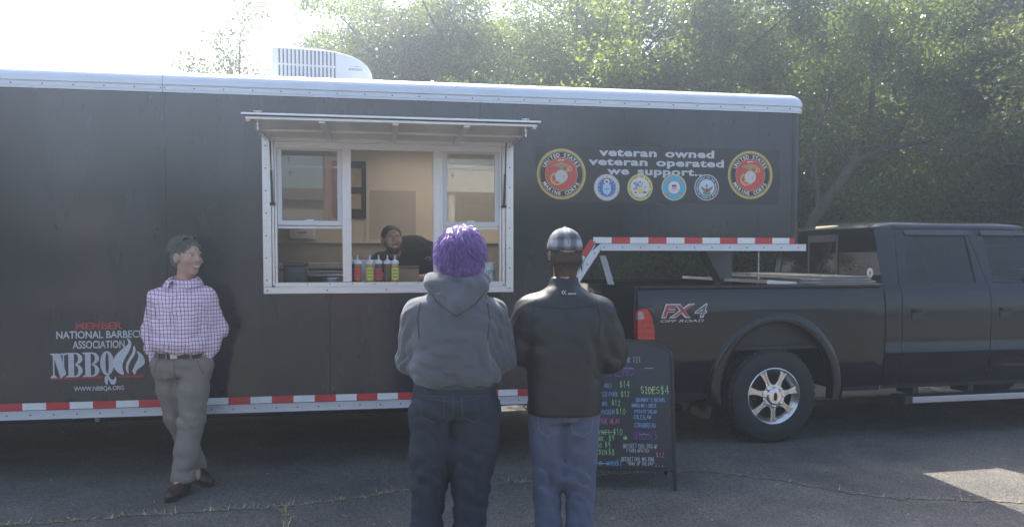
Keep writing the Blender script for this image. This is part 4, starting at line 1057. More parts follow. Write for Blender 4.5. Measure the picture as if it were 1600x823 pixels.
# wall things
e = empty('towel_dispenser', TW(-1.843, 2.335, 1.835), PSI, 'white paper towel dispenser on the cream back wall', 'dispenser')
m = MB(); m.box(-.133, .133, -.11, 0, 0, .155, .012); m.build('dispenser_body', mat('ivory_plastic', (.72, .68, .6), .4), e, True, 40); m = MB(); m.box(-.05, .045, -.1115, -.109, .055, .075); m.build('brand_patch', mat('grey_patch', (.35, .33, .3), .5), e)
e = empty('notice_board', TW(-1.36, 2.339, 2.06), PSI, 'black framed notice board with papers on the back wall', 'notice board')
m = MB(); m.box(-.17, .17, -.012, 0, 0, .604); m.build('backing', mat('dark_felt', (.03, .028, .028), .8), e)
m = MB(); m.box(-.175, -.145, -.025, -.012, 0, .604); m.box(.145, .175, -.025, -.012, 0, .604); m.box(-.145, .145, -.025, -.012, 0, .03); m.box(-.145, .145, -.025, -.012, .574, .604); m.build('frame', mat('black_frame', (.02, .02, .022), .4), e)
for (x, z, w_, h_) in ((.07, .33, .11, .2), (.06, .1, .12, .16), (-.07, .2, .12, .26)):
    m = MB(); m.box(x - w_ / 2, x + w_ / 2, -.015, -.0125, z, z + h_); m.build('paper_sheet', mat('tan_paper', (.5, .38, .26), .7, var=.15, vscale=20), e)

# ------------------------------------------------------------------ menu board
MBd = empty('menu_board', (.835, 5.47, 0), R(-2), 'black A-frame chalk menu board standing beside the truck tail', 'sign')
slate = mat('chalkboard_black', (.018, .02, .024), .38, var=.25, vscale=3, dirt=(.06, .065, .075), dscale=4, damt=.5)
bw = mat('black_stained_wood', (.012, .012, .013), .45, var=.2, vscale=10, stretch=(1, 1, 6))
lean = math.atan2(.20, 1.05)
def panel(back):
    hw = .33; s = -1 if back else 1
    grp = bpy.data.objects.new('board_panel', None)
    pts = [(-hw + .02, .17), (hw - .02, .17), (hw - .02, .985)] + [((hw - .02) * math.cos(t) * 1.0, .985 + .105 * math.sin(t) ** 1.0) for t in [PI * k / 16 for k in range(1, 16)]] + [(-hw + .02, .985)]
    m = MB(); m.prism(pts, 'y', 0, .012)
    o = m.build('board_panel', slate, MBd, rot=(-lean * s, 0, 0), loc=(0, .42 if back else 0, 0))
    for x in (-hw, hw - .022):
        k = MB(); k.box(x, x + .022, -.012, .02, 0.0, .99, .003); k.build('leg', bw, o)
    k = MB(); k.box(-hw + .022, hw - .022, -.010, .018, .14, .17, .003); k.build('bottom_bar', bw, o)
    k = MB(); q = [((hw - .0) * math.cos(t), .985 + .118 * math.sin(t)) for t in [PI * j / 20 for j in range(21)]]; q2 = [((hw - .022) * math.cos(t), .983 + .100 * math.sin(t)) for t in [PI * j / 20 for j in range(20, -1, -1)]]
    allq = q + q2; n = len(q)
    for j in range(n - 1): k.prism([q[j], q[j + 1], q2[n - 2 - j], q2[n - 1 - j]], 'y', -.010, .018)
    k.build('top_arch', bw, o)
    return o
bp_ = panel(False); bq_ = panel(True); bp_.scale = bq_.scale = (1, 1, .965)
def chalk(n, c): return mat('chalk_' + n, c, .9, var=.35, vscale=90)
CB, CG, CP, CW, CV, CY = chalk('blue', (.24, .42, .68)), chalk('green', (.34, .65, .24)), chalk('pink', (.68, .16, .35)), chalk('white', (.5, .52, .56)), chalk('violet', (.14, .07, .23)), chalk('lime', (.5, .7, .28))
def bxz(zx, zy):
    px, py = 900 + zx / 2.84, 500 + zy / 2.84
    return ((px - 984) / 221, 1.645 - (py - 400) / 216)
rc = random.Random(5)
def chalk_line(body, zx, zy, zh, m, w=.0031, asp=.49):
    x, z = bxz(zx, zy); k = MB(); stroke_text(k, body, x, z - zh / 2.84 / 221 / 2, zh / 2.84 / 221, w, asp, .05, y=-.0012, rr=rc)
    k.build('chalk_writing', m, bp_, recalc=False)
for a in [
    ('MOK III', 215, 140, 24, CW, .003), ('MENU', 158, 195, 42, CV, .009, .62), ('BRiSKET', 100, 258, 18, CB), ('$14', 200, 252, 30, CG), ('PULLED PORK', 80, 297, 20, CB), ('$12', 205, 295, 26, CG),
    ('RiBS', 108, 340, 18, CB), ('$12', 163, 336, 26, CG), ('CHiCKEN', 104, 377, 20, CB), ('$10', 182, 374, 28, CG), ('BY THE MEAT', 80, 420, 22, CP), ('BRiSKET', 82, 470, 20, CG), ('$10', 168, 468, 28, CG),
    ('PORK', 86, 498, 19, CG), ('$9', 148, 495, 26, CG), ('RiBS', 80, 528, 19, CG), ('$9', 130, 526, 26, CG), ('CHiCKEN', 64, 558, 21, CG), ('$8', 146, 557, 28, CG), ('SODA -OR- WATER', 50, 608, 17, CB), ('$1', 180, 607, 28, CB),
    ('SIDES', 295, 278, 32, CY, .0042, .5), ('$4', 384, 278, 38, CG, .0042, .5), ("GRANNY'S BEANS", 272, 322, 18, CB), ('SMOKED MAC + CHEESE', 252, 348, 16, CB, .003, .36), ('POTATO SALAD', 266, 375, 16, CB), ('COLESLAW', 262, 400, 18, CB), ('CORNBREAD', 264, 437, 20, CB),
    ('SPECIALS', 258, 483, 34, CV, .007, .36), ('*', 212, 493, 22, CG, .004, .9), ('BRISKET CHiL DOG W/', 212, 530, 20, CW, .003, .40), ('2 SiDES WiTH TEA', 226, 550, 13, CW, .003), ('$12', 358, 568, 24, CP), ('BRISKET CHiL MAC BOWL', 204, 588, 18, CW, .003, .38), ('"BOWL OF THE DAY"', 228, 608, 13, CW, .003, .55), ('$10', 352, 627, 26, CP),
    ('_', 225, 163, 34, CW, .004, 1.2), ('_', 312, 163, 34, CW, .004, 1.2), ('_', 110, 440, 60, CW, .004, 1.2), ('_', 90, 582, 60, CW, .004, 1.2), ('_', 320, 256, 40, CG, .004, 1.2), ('_', 282, 455, 44, CW, .004, 1.2)]:
    chalk_line(*a)
# ------------------------------------------------------------------ people: blended distance fields turned into one skin each
class Field:
    def __init__(s): s.p = []
    def cone(s, a, b, ra, rb, k=.03, sub=False):
        s.p.append(('c', np.array(a, float), np.array(b, float), ra, rb, k, sub)); return s
    def chain(s, pts, rads, k=.03):
        for i in range(len(pts) - 1): s.cone(pts[i], pts[i + 1], rads[i], rads[i + 1], k)
        return s
    def ell(s, c, r, k=.03, rot=None, sub=False):
        s.p.append(('e', np.array(c, float), np.array(r, float), rot, None, k, sub)); return s
    def loft(s, rows, k=.03, pw=2.0):
        """rows: (z, cx, cy, rx, ry)"""
        s.p.append(('l', np.array(rows, float), pw, None, None, k, False)); return s
    def bounds(s, p):
        t = p[0]
        if t == 'c':
            r = max(p[3], p[4]); return np.minimum(p[1], p[2]) - r, np.maximum(p[1], p[2]) + r
        if t == 'e': r = p[2].max(); return p[1] - r, p[1] + r
        q = p[1]; return np.array([(q[:, 1] - q[:, 3]).min(), (q[:, 2] - q[:, 4]).min(), q[:, 0].min()]), np.array([(q[:, 1] + q[:, 3]).max(), (q[:, 2] + q[:, 4]).max(), q[:, 0].max()])
    def mesh(s, h=.009, wrinkle=None, clipz=None):
        lo = np.min([s.bounds(p)[0] for p in s.p if not p[6]], 0) - 4 * h - .02; hi = np.max([s.bounds(p)[1] for p in s.p if not p[6]], 0) + 4 * h + .02
        n = np.ceil((hi - lo) / h).astype(int) + 1
        D = np.full(n, 1.0, np.float32)
        ax = [lo[i] + h * np.arange(n[i]) for i in range(3)]
        for p in s.p:
            b0, b1 = s.bounds(p); k = p[5]; mg = k + 4 * h + .03
            i0 = np.clip(((b0 - mg - lo) / h).astype(int), 0, n - 1); i1 = np.clip(((b1 + mg - lo) / h).astype(int) + 2, 1, n)
            X, Y, Z = np.meshgrid(ax[0][i0[0]:i1[0]], ax[1][i0[1]:i1[1]], ax[2][i0[2]:i1[2]], indexing='ij')
            if p[0] == 'c':
                a, b = p[1], p[2]; ba = b - a; L2 = max(ba.dot(ba), 1e-9)
                t = np.clip(((X - a[0]) * ba[0] + (Y - a[1]) * ba[1] + (Z - a[2]) * ba[2]) / L2, 0, 1)
                d = np.sqrt((X - a[0] - t * ba[0]) ** 2 + (Y - a[1] - t * ba[1]) ** 2 + (Z - a[2] - t * ba[2]) ** 2) - (p[3] + (p[4] - p[3]) * t)
            elif p[0] == 'e':
                q = np.stack([X - p[1][0], Y - p[1][1], Z - p[1][2]], -1)
                if p[3] is not None: q = q @ np.array(p[3].to_matrix() if hasattr(p[3], 'to_matrix') else p[3])
                r = p[2]; k0 = np.sqrt(((q / r) ** 2).sum(-1)); k1 = np.sqrt(((q / (r * r)) ** 2).sum(-1)) + 1e-6
                d = k0 * (k0 - 1) / k1
            else:
                q = p[1]; zs = q[:, 0]; o = np.argsort(zs); q = q[o]; zs = zs[o]
                zt = np.clip(Z[0, 0, :], zs[0], zs[-1])
                def ip(col):
                    # smooth (catmull-like) interpolation through the rows
                    t = np.interp(zt, zs, np.arange(len(zs))); i = np.clip(np.floor(t).astype(int), 0, len(zs) - 2); f = t - i
                    p0 = q[np.maximum(i - 1, 0), col]; p1 = q[i, col]; p2 = q[i + 1, col]; p3 = q[np.minimum(i + 2, len(zs) - 1), col]
                    return .5 * (2 * p1 + (p2 - p0) * f + (2 * p0 - 5 * p1 + 4 * p2 - p3) * f * f + (3 * p1 - p0 - 3 * p2 + p3) * f ** 3)
                cx, cy_, rx, ry = ip(1), ip(2), ip(3), ip(4); pw = p[2]
                rr = (np.abs((X - cx) / rx) ** pw + np.abs((Y - cy_) / ry) ** pw) ** (1 / pw)
                d = (rr - 1) * np.minimum(rx, ry) * .95
                dz = np.maximum(zs[0] - Z, Z - zs[-1]); d = np.where(dz > 0, np.sqrt(np.maximum(d, 0) ** 2 + dz ** 2) + np.minimum(d, 0) * 0, np.maximum(d, dz))
            S = D[i0[0]:i1[0], i0[1]:i1[1], i0[2]:i1[2]]
            if p[6]:
                hh = np.clip(.5 - .5 * (S + d) / k, 0, 1); S[...] = S * (1 - hh) + (-d) * hh + k * hh * (1 - hh)
            else:
                hh = np.clip(.5 + .5 * (S - d) / k, 0, 1); S[...] = S * (1 - hh) + d * hh - k * hh * (1 - hh)
        if wrinkle is not None:
            X, Y, Z = np.meshgrid(*ax, indexing='ij'); D += wrinkle(X, Y, Z).astype(np.float32)
        if clipz is not None:
            Z = ax[2][None, None, :]
            if clipz[0] is not None: D = np.maximum(D, clipz[0] - Z)
            if clipz[1] is not None: D = np.maximum(D, Z - clipz[1])
        return surfnet(D, lo, h)
def surfnet(D, lo, h):
    D = D + 1e-7; s = D < 0; nx, ny, nz = D.shape
    C = (nx - 1, ny - 1, nz - 1)
    sl = lambda o: tuple(slice(o[i], o[i] + C[i]) for i in range(3))
    cnt = np.zeros(C, np.int8)
    crn = [(i, j, k) for i in (0, 1) for j in (0, 1) for k in (0, 1)]
    for o in crn: cnt += s[sl(o)]
    act = np.argwhere((cnt > 0) & (cnt < 8))
    idx = -np.ones(C, np.int64); idx[tuple(act.T)] = np.arange(len(act))
    acc = np.zeros((len(act), 3)); num = np.zeros(len(act))
    for a in crn:
        for axis in range(3):
            if a[axis]: continue
            b = list(a); b[axis] = 1
            da = D[tuple((act + a).T)]; db = D[tuple((act + b).T)]; m = (da < 0) != (db < 0)
            t = np.where(m, da / np.where(m, da - db, 1), 0); q = np.array(a, float)[None] + np.zeros((len(act), 3)); q[:, axis] = t
            acc[m] += q[m]; num[m] += 1
    V = lo + h * (act + acc / num[:, None])
    F = []
    for axis in range(3):
        o1, o2 = [(1, 2), (2, 0), (0, 1)][axis]
        sA = [slice(0, n_) for n_ in D.shape]; sB = list(sA); sA[axis] = slice(0, -1); sB[axis] = slice(1, None)
        ch = s[tuple(sA)] != s[tuple(sB)]; E = np.argwhere(ch)
        E = E[(E[:, o1] > 0) & (E[:, o2] > 0) & (E[:, o1] < D.shape[o1] - 1) & (E[:, o2] < D.shape[o2] - 1)]
        ins = s[tuple(E.T)]
        def cell(d1, d2):
            q = E.copy(); q[:, o1] -= d1; q[:, o2] -= d2; return idx[tuple(q.T)]
        f = np.stack([cell(1, 1), cell(0, 1), cell(0, 0), cell(1, 0)], 1); f[~ins] = f[~ins][:, ::-1]
        F.append(f)
    F = np.concatenate(F); F = F[(F >= 0).all(1)]
    return V, F
def skin_obj(name, fld, m, parent, h=.009, wrinkle=None, clipz=None, smooth_it=2):
    V, F = fld.mesh(h, wrinkle, clipz)
    for _ in range(smooth_it):                     # light relaxation
        A = np.zeros_like(V); c = np.zeros(len(V))
        for k in range(4):
            np.add.at(A, F[:, k], V[F[:, (k + 1) % 4]] + V[F[:, (k + 3) % 4]]); np.add.at(c, F[:, k], 2)
        V = V + .5 * (A / np.maximum(c, 1)[:, None] - V)
    o = finish(name, np_mesh(name, V, F), m, parent, True)
    return o
def folds(amp, fr=(22, 22, 9), seed=0, zones=()):
    """cloth folds: sharp-crested waves in drifting directions, stronger in the given zones"""
    r = np.random.default_rng(seed)
    def f(X, Y, Z):
        w = np.zeros_like(X)
        wx = .05 * np.sin(9 * Z + 5 * Y + r.uniform(0, 6)) + .03 * np.sin(17 * X + 11 * Z + r.uniform(0, 6)); wz = .06 * np.sin(8 * X + 6 * Y + r.uniform(0, 6)) + .03 * np.sin(19 * Z - 13 * X + r.uniform(0, 6))
        for k in range(5):
            t = r.uniform(-.7, .7) + (0 if k % 2 else PI / 2 * .55); q = r.uniform(22, 46) * (1 + .12 * k)
            ph = q * ((X + wx) * math.cos(t) + (Z + wz) * math.sin(t) * .9 + .5 * Y) + r.uniform(0, 6)
            mask = np.clip(np.sin(r.uniform(3, 7) * X + r.uniform(4, 8) * Z + r.uniform(3, 6) * Y + r.uniform(0, 6)) + .15, 0, 1)
            w += mask * (1 - 2 * np.abs(np.sin(ph * .5)) ** .8) * (1 - .1 * k)
        w += .25 * np.sin(70 * Z + 25 * X + 4 * np.sin(15 * Y))
        A = amp * .8
        for (c, rad, k) in zones:
            q = np.exp(-(((X - c[0]) ** 2 + (Y - c[1]) ** 2 + (Z - c[2]) ** 2) / rad ** 2)); A = A + q * k * .8
            w = w + q * .9 * (1 - 2 * np.abs(np.sin(42 * (Z + wz * .7) + 14 * (X - c[0]) + 8 * np.sin(12 * Y))) ** .7)
        return A * w
    return f
skin = mat('skin', (.52, .30, .22), .5, var=.10, vscale=25, bump=.05, bscale=90)
skin.node_tree.nodes['Principled BSDF'].inputs['Subsurface Weight'].default_value = .15
skin.node_tree.nodes['Principled BSDF'].inputs['Subsurface Radius'].default_value = (.012, .005, .003)
eyew = mat('eye_white', (.75, .73, .7), .2); eyed = mat('eye_dark', (.04, .03, .025), .15); toothm = mat('teeth', (.75, .72, .65), .3); lipm = mat('lips', (.40, .15, .12), .45)

def rotz(p, a, c=(0, 0)):
    x, y = p[0] - c[0], p[1] - c[1]; return (c[0] + x * math.cos(a) - y * math.sin(a), c[1] + x * math.sin(a) + y * math.cos(a), p[2])
class Head:
    """head frame: origin at the middle of the head, +y is where the face looks, z up; s = head height / 0.235"""
    def __init__(s, c, yaw, pitch=0.0, roll=0.0, sc_=1.0):
        s.M = Matrix.Translation(Vector(c)) @ Euler((pitch, roll, yaw), 'ZXY' if False else 'XYZ').to_matrix().to_4x4() @ Matrix.Scale(sc_, 4); s.sc = sc_
        s.Rm = np.array(Euler((pitch, roll, yaw), 'XYZ').to_matrix())
    def w(s, x, y, z): return np.array(s.M @ Vector((x, y, z)))
    def add(s, F, beard=False, smile=True):
        k = s.sc; w = s.w; Rm = s.Rm
        E = lambda c, r, kk, sub=False: F.ell(w(*c), np.array(r) * k, kk, Rm, sub)
        E((0, -.012, .035), (.076, .094, .083), .02)
        E((0, .028, -.03), (.058, .062, .078), .035)          # jaw and face
        E((0, .058, -.088), (.026, .026, .020), .025)         # chin
        F.cone(w(0, .088, .022), w(0, .106, -.014), .009 * k, .0135 * k, .012)   # nose
        for sx in (-1, 1):
            F.cone(w(sx * .010, .098, -.018), w(sx * .012, .094, -.018), .009 * k, .008 * k, .006)
            E((sx * .031, .081, .015), (.017, .012, .011), .010, True)       # eye socket
            E((sx * .030, .085, .036), (.022, .010, .007), .012)       # brow
            E((sx * .040, .066, -.018), (.024, .022, .022), .02)       # cheek
            E((sx * .078, -.012, .0), (.012, .022, .034), .008)        # ear
            F.ell(w(sx * .088, -.004, .004), np.array((.007, .012, .02)) * k, .004, Rm, True)
        F.cone(w(-.02, .087, -.050), w(.02, .087, -.050), .006 * k, .006 * k, .008)
        F.cone(w(-.017, .085, -.062), w(.017, .085, -.062), .007 * k, .007 * k, .008)
    def eyes(s, parent, smile=True):
        for sx in (-1, 1):
            m = MB(); c = s.w(sx * .031, .071, .014); m.lathe([(.011 * math.sin(t), .011 * math.cos(t)) for t in [PI * i / 8 + 1e-4 for i in range(9)]], tuple(c), 'z', 12); m.build('eye', eyew, parent, True)
            m = MB(); c = s.w(sx * .031, .0775, .014); m.lathe([(.0058 * math.sin(t), .0058 * math.cos(t)) for t in [PI * i / 6 + 1e-4 for i in range(7)]], tuple(c), 'z', 10); m.build('iris', eyed, parent, True)
        if smile:
            m = MB(); pts = [s.w(x, .0925 - 6 * x * x, -.056 + 9 * x * x) for x in (-.024, -.015, -.005, .005, .015, .024)]; m.tube([tuple(p) for p in pts], [.002, .005, .006, .006, .005, .002], 8); m.build('teeth', toothm, parent, True)
            for dz in (-.009, .008):
                m = MB(); pts = [s.w(x, .091 - 6 * x * x, -.056 + dz * (1 - (x / .03) ** 2) + 9 * x * x) for x in (-.027, -.015, -.005, .005, .015, .027)]; m.tube([tuple(p) for p in pts], [.002, .004, .0045, .0045, .004, .002], 8); m.build('lip', lipm, parent, True)
def hand(F, wr, d, up, s=1, curl=.5, size=1.0):
    """simple five-finger hand blended onto a wrist; d = pointing direction, up = back of hand, s = thumb side"""
    wr = np.array(wr, float); d = np.array(d, float); d /= np.linalg.norm(d); up = np.array(up, float); up -= d * up.dot(d); up /= np.linalg.norm(up); lat = np.cross(d, up) * s
    q = lambda a, b, c: wr + size * (a * d + b * lat + c * up)
    F.cone(q(0, 0, 0), q(.05, .018, 0), .026 * size, .020 * size, .02); F.cone(q(.0, 0, 0), q(.08, .022, 0), .022, .014, .015); F.cone(q(0, 0, 0), q(.075, -.022, 0), .022, .014, .015)
    for i, (b, l) in enumerate(((.030, .072), (.010, .082), (-.011, .076), (-.030, .060))):
        a = q(.085, b, 0); m_ = q(.085 + l * .5, b * 1.05, -l * .25 * curl * 2); e = q(.085 + l * (.5 + .4 * (1 - curl)), b * 1.05, -l * .75 * curl * 1.6)
        F.cone(a, m_, .0095, .0088, .006); F.cone(m_, e, .0088, .0075, .006)
    F.cone(q(.02, .025, -.005), q(.055, .052, -.018), .013, .011, .01); F.cone(q(.055, .052, -.018), q(.085, .05, -.03), .011, .009, .006)

def strands(name, m, parent, roots, dirs, length, width, drop, seed, segs=5, curlamp=.01):
    """tapered hair ribbons; roots (n,3), dirs (n,3) initial direction; gravity drop"""
    r = np.random.default_rng(seed); n = len(roots); V = []; F = []
    side_ = np.cross(dirs, r.normal(size=(n, 3))); side_ /= np.linalg.norm(side_, axis=1)[:, None] + 1e-9
    L = length * r.uniform(.65, 1.25, n)[:, None]; ph = r.uniform(0, 6.28, (n, 1))
    P = roots.copy(); d = dirs.copy(); rows = []
    for k in range(segs + 1):
        t = k / segs; w = width * (1 - t) ** .7 + width * .05
        off = side_ * np.sin(ph + t * 4) * curlamp * t
        rows.append((P + off - side_ * w / 2, P + off + side_ * w / 2))
        d = d + np.array([0, 0, -1.0]) * drop / segs; d /= np.linalg.norm(d, axis=1)[:, None]; P = P + d * L / segs
    V = np.stack([np.stack(a, 1) for a in rows], 1).reshape(-1, 3)
    base = (np.arange(n) * (segs + 1) * 2)[:, None]; F = []
    for k in range(segs): F.append(base + np.array([2 * k, 2 * k + 1, 2 * k + 3, 2 * k + 2])[None])
    F = np.stack(F, 1).reshape(-1, 4)
    return finish(name, np_mesh(name, V, F), m, parent, True)

from mathutils.bvhtree import BVHTree
def seam(name, src, lines, m, r=.0018, off=.0008):
    """stitch lines laid on the side of a garment that faces the lot (-y), each given as (x, z) points"""
    me = src.data; bv = BVHTree.FromPolygons([v.co for v in me.vertices], [tuple(p.vertices) for p in me.polygons])
    for ln in lines:
        pts = []
        for (a, b) in zip(ln[:-1], ln[1:]):
            n = max(2, int(math.dist(a, b) / .02))
            for k in range(n + (b is ln[-1])):
                t = k / n; h = bv.ray_cast(Vector((a[0] + (b[0] - a[0]) * t, -2, a[1] + (b[1] - a[1]) * t)), Vector((0, 1, 0)))
                if h[0] is not None: pts.append(h[0] + h[1] * off)
        if len(pts) > 2:
            k = MB(); k.tube(pts, r, 5); k.build(name, m, src, True)
# ================================================ man in the checked shirt
def check_shirt():
    m = bpy.data.materials.new('checked_shirt'); m.use_nodes = True; N = m.node_tree.nodes; L = m.node_tree.links; b = N['Principled BSDF']
    tc = N.new('ShaderNodeTexCoord'); n = N.new('ShaderNodeTexNoise'); n.inputs['Scale'].default_value = 5; n.inputs['Detail'].default_value = 2; L.new(tc.outputs['Object'], n.inputs['Vector'])
    ad = N.new('ShaderNodeVectorMath'); ad.operation = 'MULTIPLY_ADD'; L.new(n.outputs['Color'], ad.inputs[0]); ad.inputs[1].default_value = (.035, .035, .035); L.new(tc.outputs['Object'], ad.inputs[2])
    sp = N.new('ShaderNodeSeparateXYZ'); L.new(ad.outputs[0], sp.inputs[0])
    def lines(src, n_, wd):
        a = N.new('ShaderNodeMath'); a.operation = 'MULTIPLY'; a.inputs[1].default_value = n_; L.new(src, a.inputs[0])
        f = N.new('ShaderNodeMath'); f.operation = 'FRACT'; L.new(a.outputs[0], f.inputs[0]); c = N.new('ShaderNodeMath'); c.operation = 'LESS_THAN'; c.inputs[1].default_value = wd; L.new(f.outputs[0], c.inputs[0]); return c.outputs[0]
    sxy = N.new('ShaderNodeMath'); sxy.operation = 'MULTIPLY_ADD'; L.new(sp.outputs[1], sxy.inputs[0]); sxy.inputs[1].default_value = .55; L.new(sp.outputs[0], sxy.inputs[2])
    v = lines(sxy.outputs[0], 40, .17); hz = lines(sp.outputs[2], 38, .17)
    x1 = N.new('ShaderNodeMix'); x1.data_type = 'RGBA'; x1.inputs[6].default_value = (.86, .70, .79, 1); x1.inputs[7].default_value = (.40, .09, .2, 1); L.new(hz, x1.inputs[0])
    x2 = N.new('ShaderNodeMix'); x2.data_type = 'RGBA'; x2.inputs[7].default_value = (.15, .06, .17, 1); L.new(v, x2.inputs[0]); L.new(x1.outputs[2], x2.inputs[6])
    L.new(x2.outputs[2], b.inputs['Base Color']); b.inputs['Roughness'].default_value = .8
    return m
MAN = empty('person', (-2.355, 5.56, 0), 0, 'man in pink checked shirt and grey trousers, hands in pockets, laughing to the right', 'person')
# local frame: x to the picture's right, y away from the camera
man_hd = Head((.045, .0, 1.640), R(180 + 60), 0, 0, 1.09)          # face turned towards the picture's right
body = Field(); man_hd.add(body)
body.cone((.015, .02, 1.43), (.03, .01, 1.58), .062, .056, .03)
body.loft([(.82, .01, 0, .15, .11), (.95, .01, 0, .15, .11), (1.1, 0, 0, .145, .105), (1.28, 0, .0, .165, .11), (1.40, -.005, .01, .17, .09), (1.46, -.005, .02, .08, .06)], .03)
sh = [(-.185, .02, 1.362), (.172, .03, 1.368)]; el = [(-.245, .06, 1.12), (.228, .07, 1.12)]; wr = [(-.178, -.03, .925), (.190, -.03, .955)]
for i in (0, 1):
    body.chain([sh[i], el[i], wr[i]], [.05, .042, .03], .03)
    hand(body, wr[i], (.28 if i == 0 else -.28, .0, -1), (-1 if i == 0 else 1, -.2, 0), 1 if i == 0 else -1, .1, .9)
hipL, kneL, ankL = (-.09, .0, .88), (-.065, .05, .50), (.035, .13, .10); hipR, kneR, ankR = (.09, -.01, .88), (.085, -.07, .49), (.055, -.17, .10)
body.chain([hipL, kneL, ankL], [.075, .045, .035], .02).chain([hipR, kneR, ankR], [.075, .045, .035], .02)
body.cone(ankL, (.10, .05, .05), .04, .035).cone(ankR, (.045, -.30, .045), .04, .032)
bo = skin_obj('body', body, skin, MAN, .0075); man_hd.eyes(bo)
shirt = Field()
shirt.loft([(.972, .01, -.005, .184, .147), (.99, .01, -.01, .197, .163), (1.03, .005, -.015, .205, .168), (1.15, 0, -.012, .195, .155), (1.27, -.005, -.005, .194, .148), (1.345, -.008, .0, .206, .138), (1.39, -.006, .006, .190, .122), (1.43, .004, .012, .150, .104), (1.462, .012, .018, .100, .090), (1.484, .014, .018, .082, .082)], .05, 2.2)
for i in (0, 1):
    shirt.chain([sh[i], el[i]], [.061, .058], .05)
    shirt.chain([el[i], tuple(np.array(el[i]) * .35 + np.array(wr[i]) * .65), tuple(np.array(el[i]) * .02 + np.array(wr[i]) * .98)], [.058, .055, .043], .03)
cloth_sh = skin_obj('shirt', shirt, check_shirt(), MAN, .0075, folds(.0045, (26, 24, 8), 3, [(el[0], .10, .006), (el[1], .10, .006), ((0, -.12, .99), .16, .005), ((-.17, -.05, 1.2), .12, .005), ((.17, -.05, 1.2), .12, .005)]), clipz=(None, 1.486))
# collar: stand and folded leaf, open at the throat
for sd in (-1, 1):
    cm = MB()
    def CP0(i, j):
        t = i / 12; phi = R(90) + sd * R(158) * t            # from the nape to the throat
        lv = [(0, 0), (.0, 1), (.014, 1.05), (.030 + .012 * t, .42), (.040 + .018 * t, -.10 - .35 * t)][j]
        rx = .078 + lv[0] + .012 * t; ry = .076 + lv[0]
        zb = 1.476 - .034 * t ** 1.5; hgt = .042 - .004 * t
        return (.014 + rx * math.cos(phi), .018 + ry * math.sin(phi) - .030 * t * t, zb + hgt * lv[1])
    cm.grid(CP0, 12, 4)
    cm.build('collar', cloth_sh.data.materials[0], cloth_sh, True, 60)
for z in (1.38, 1.29, 1.20, 1.11, 1.03):
    k = MB(); y = -.14 - .028 * (1.4 - z) / .35; k.lathe([(.0001, 0), (.0055, 0), (.0055, .003)], (.004, y - .008, z), 'y', 10); k.build('button', mat('pearl_button', (.6, .55, .58), .3), cloth_sh)
tr = Field()
tr.loft([(.80, .01, 0, .165, .13), (.86, .01, 0, .182, .14), (.93, .01, -.003, .184, .140), (.978, .01, -.005, .180, .138)], .04, 2.3)
tr.ell((-.160, -.03, .875), (.055, .06, .085), .03).ell((.172, -.03, .885), (.05, .06, .08), .03)
tr.chain([hipL, (-.09, .02, .70), kneL, (-.015, .095, .29), (.035, .13, .115)], [.115, .098, .080, .074, .070], .035)
tr.chain([hipR, (.09, -.04, .70), kneR, (.07, -.125, .29), (.057, -.165, .105)], [.115, .100, .083, .079, .078], .035)
trousers = skin_obj('trousers', tr, mat('grey_chino', (.24, .20, .165), .85, var=.08, vscale=60, bump=.08, bscale=300), MAN, .0078, folds(.004, (18, 18, 7), 8, [(kneL, .12, .006), (kneR, .12, .006), ((.0, -.1, .83), .10, .002), ((.055, -.17, .15), .08, .006)]), clipz=(.085, .978))
seam('seam', trousers, [[(.0, .93), (.002, .84), (.008, .79)], [(-.125, .93), (-.165, .83)], [(.145, .93), (.182, .83)]], mat('dark_chino_thread', (.10, .09, .075), .9), .0022)
seam('placket', cloth_sh, [[(.022, 1.42), (.024, 1.0)], [(-.012, 1.42), (-.010, 1.0)]], mat('shirt_thread', (.45, .36, .45), .9), .0016)
bl = MB(); bl.grid(lambda i, j: (.01 + .190 * abs(math.cos(2 * PI * i / 40)) ** .87 * (1 if math.cos(2 * PI * i / 40) > 0 else -1), -.005 + .149 * abs(math.sin(2 * PI * i / 40)) ** .87 * (1 if math.sin(2 * PI * i / 40) > 0 else -1), .941 + .034 * j), 40, 1)
belt = bl.build('belt', mat('black_belt_leather', (.02, .018, .018), .4), MAN, True)
k = MB(); k.box(-.022, .028, -.160, -.154, .940, .977, .003); k.build('buckle', steel, belt)
for a in (-130, -105, -60, -30):
    k = MB(); x, y = .01 + .194 * abs(math.cos(R(a))) ** .87 * (1 if math.cos(R(a)) > 0 else -1), -.005 - .153 * abs(math.sin(R(a))) ** .87; k.box(x - .006, x + .006, y - .004, y + .004, .932, .985); k.build('belt_loop', trousers.data.materials[0], trousers)
shoem = mat('brown_leather', (.055, .028, .02), .4, var=.2, vscale=12)
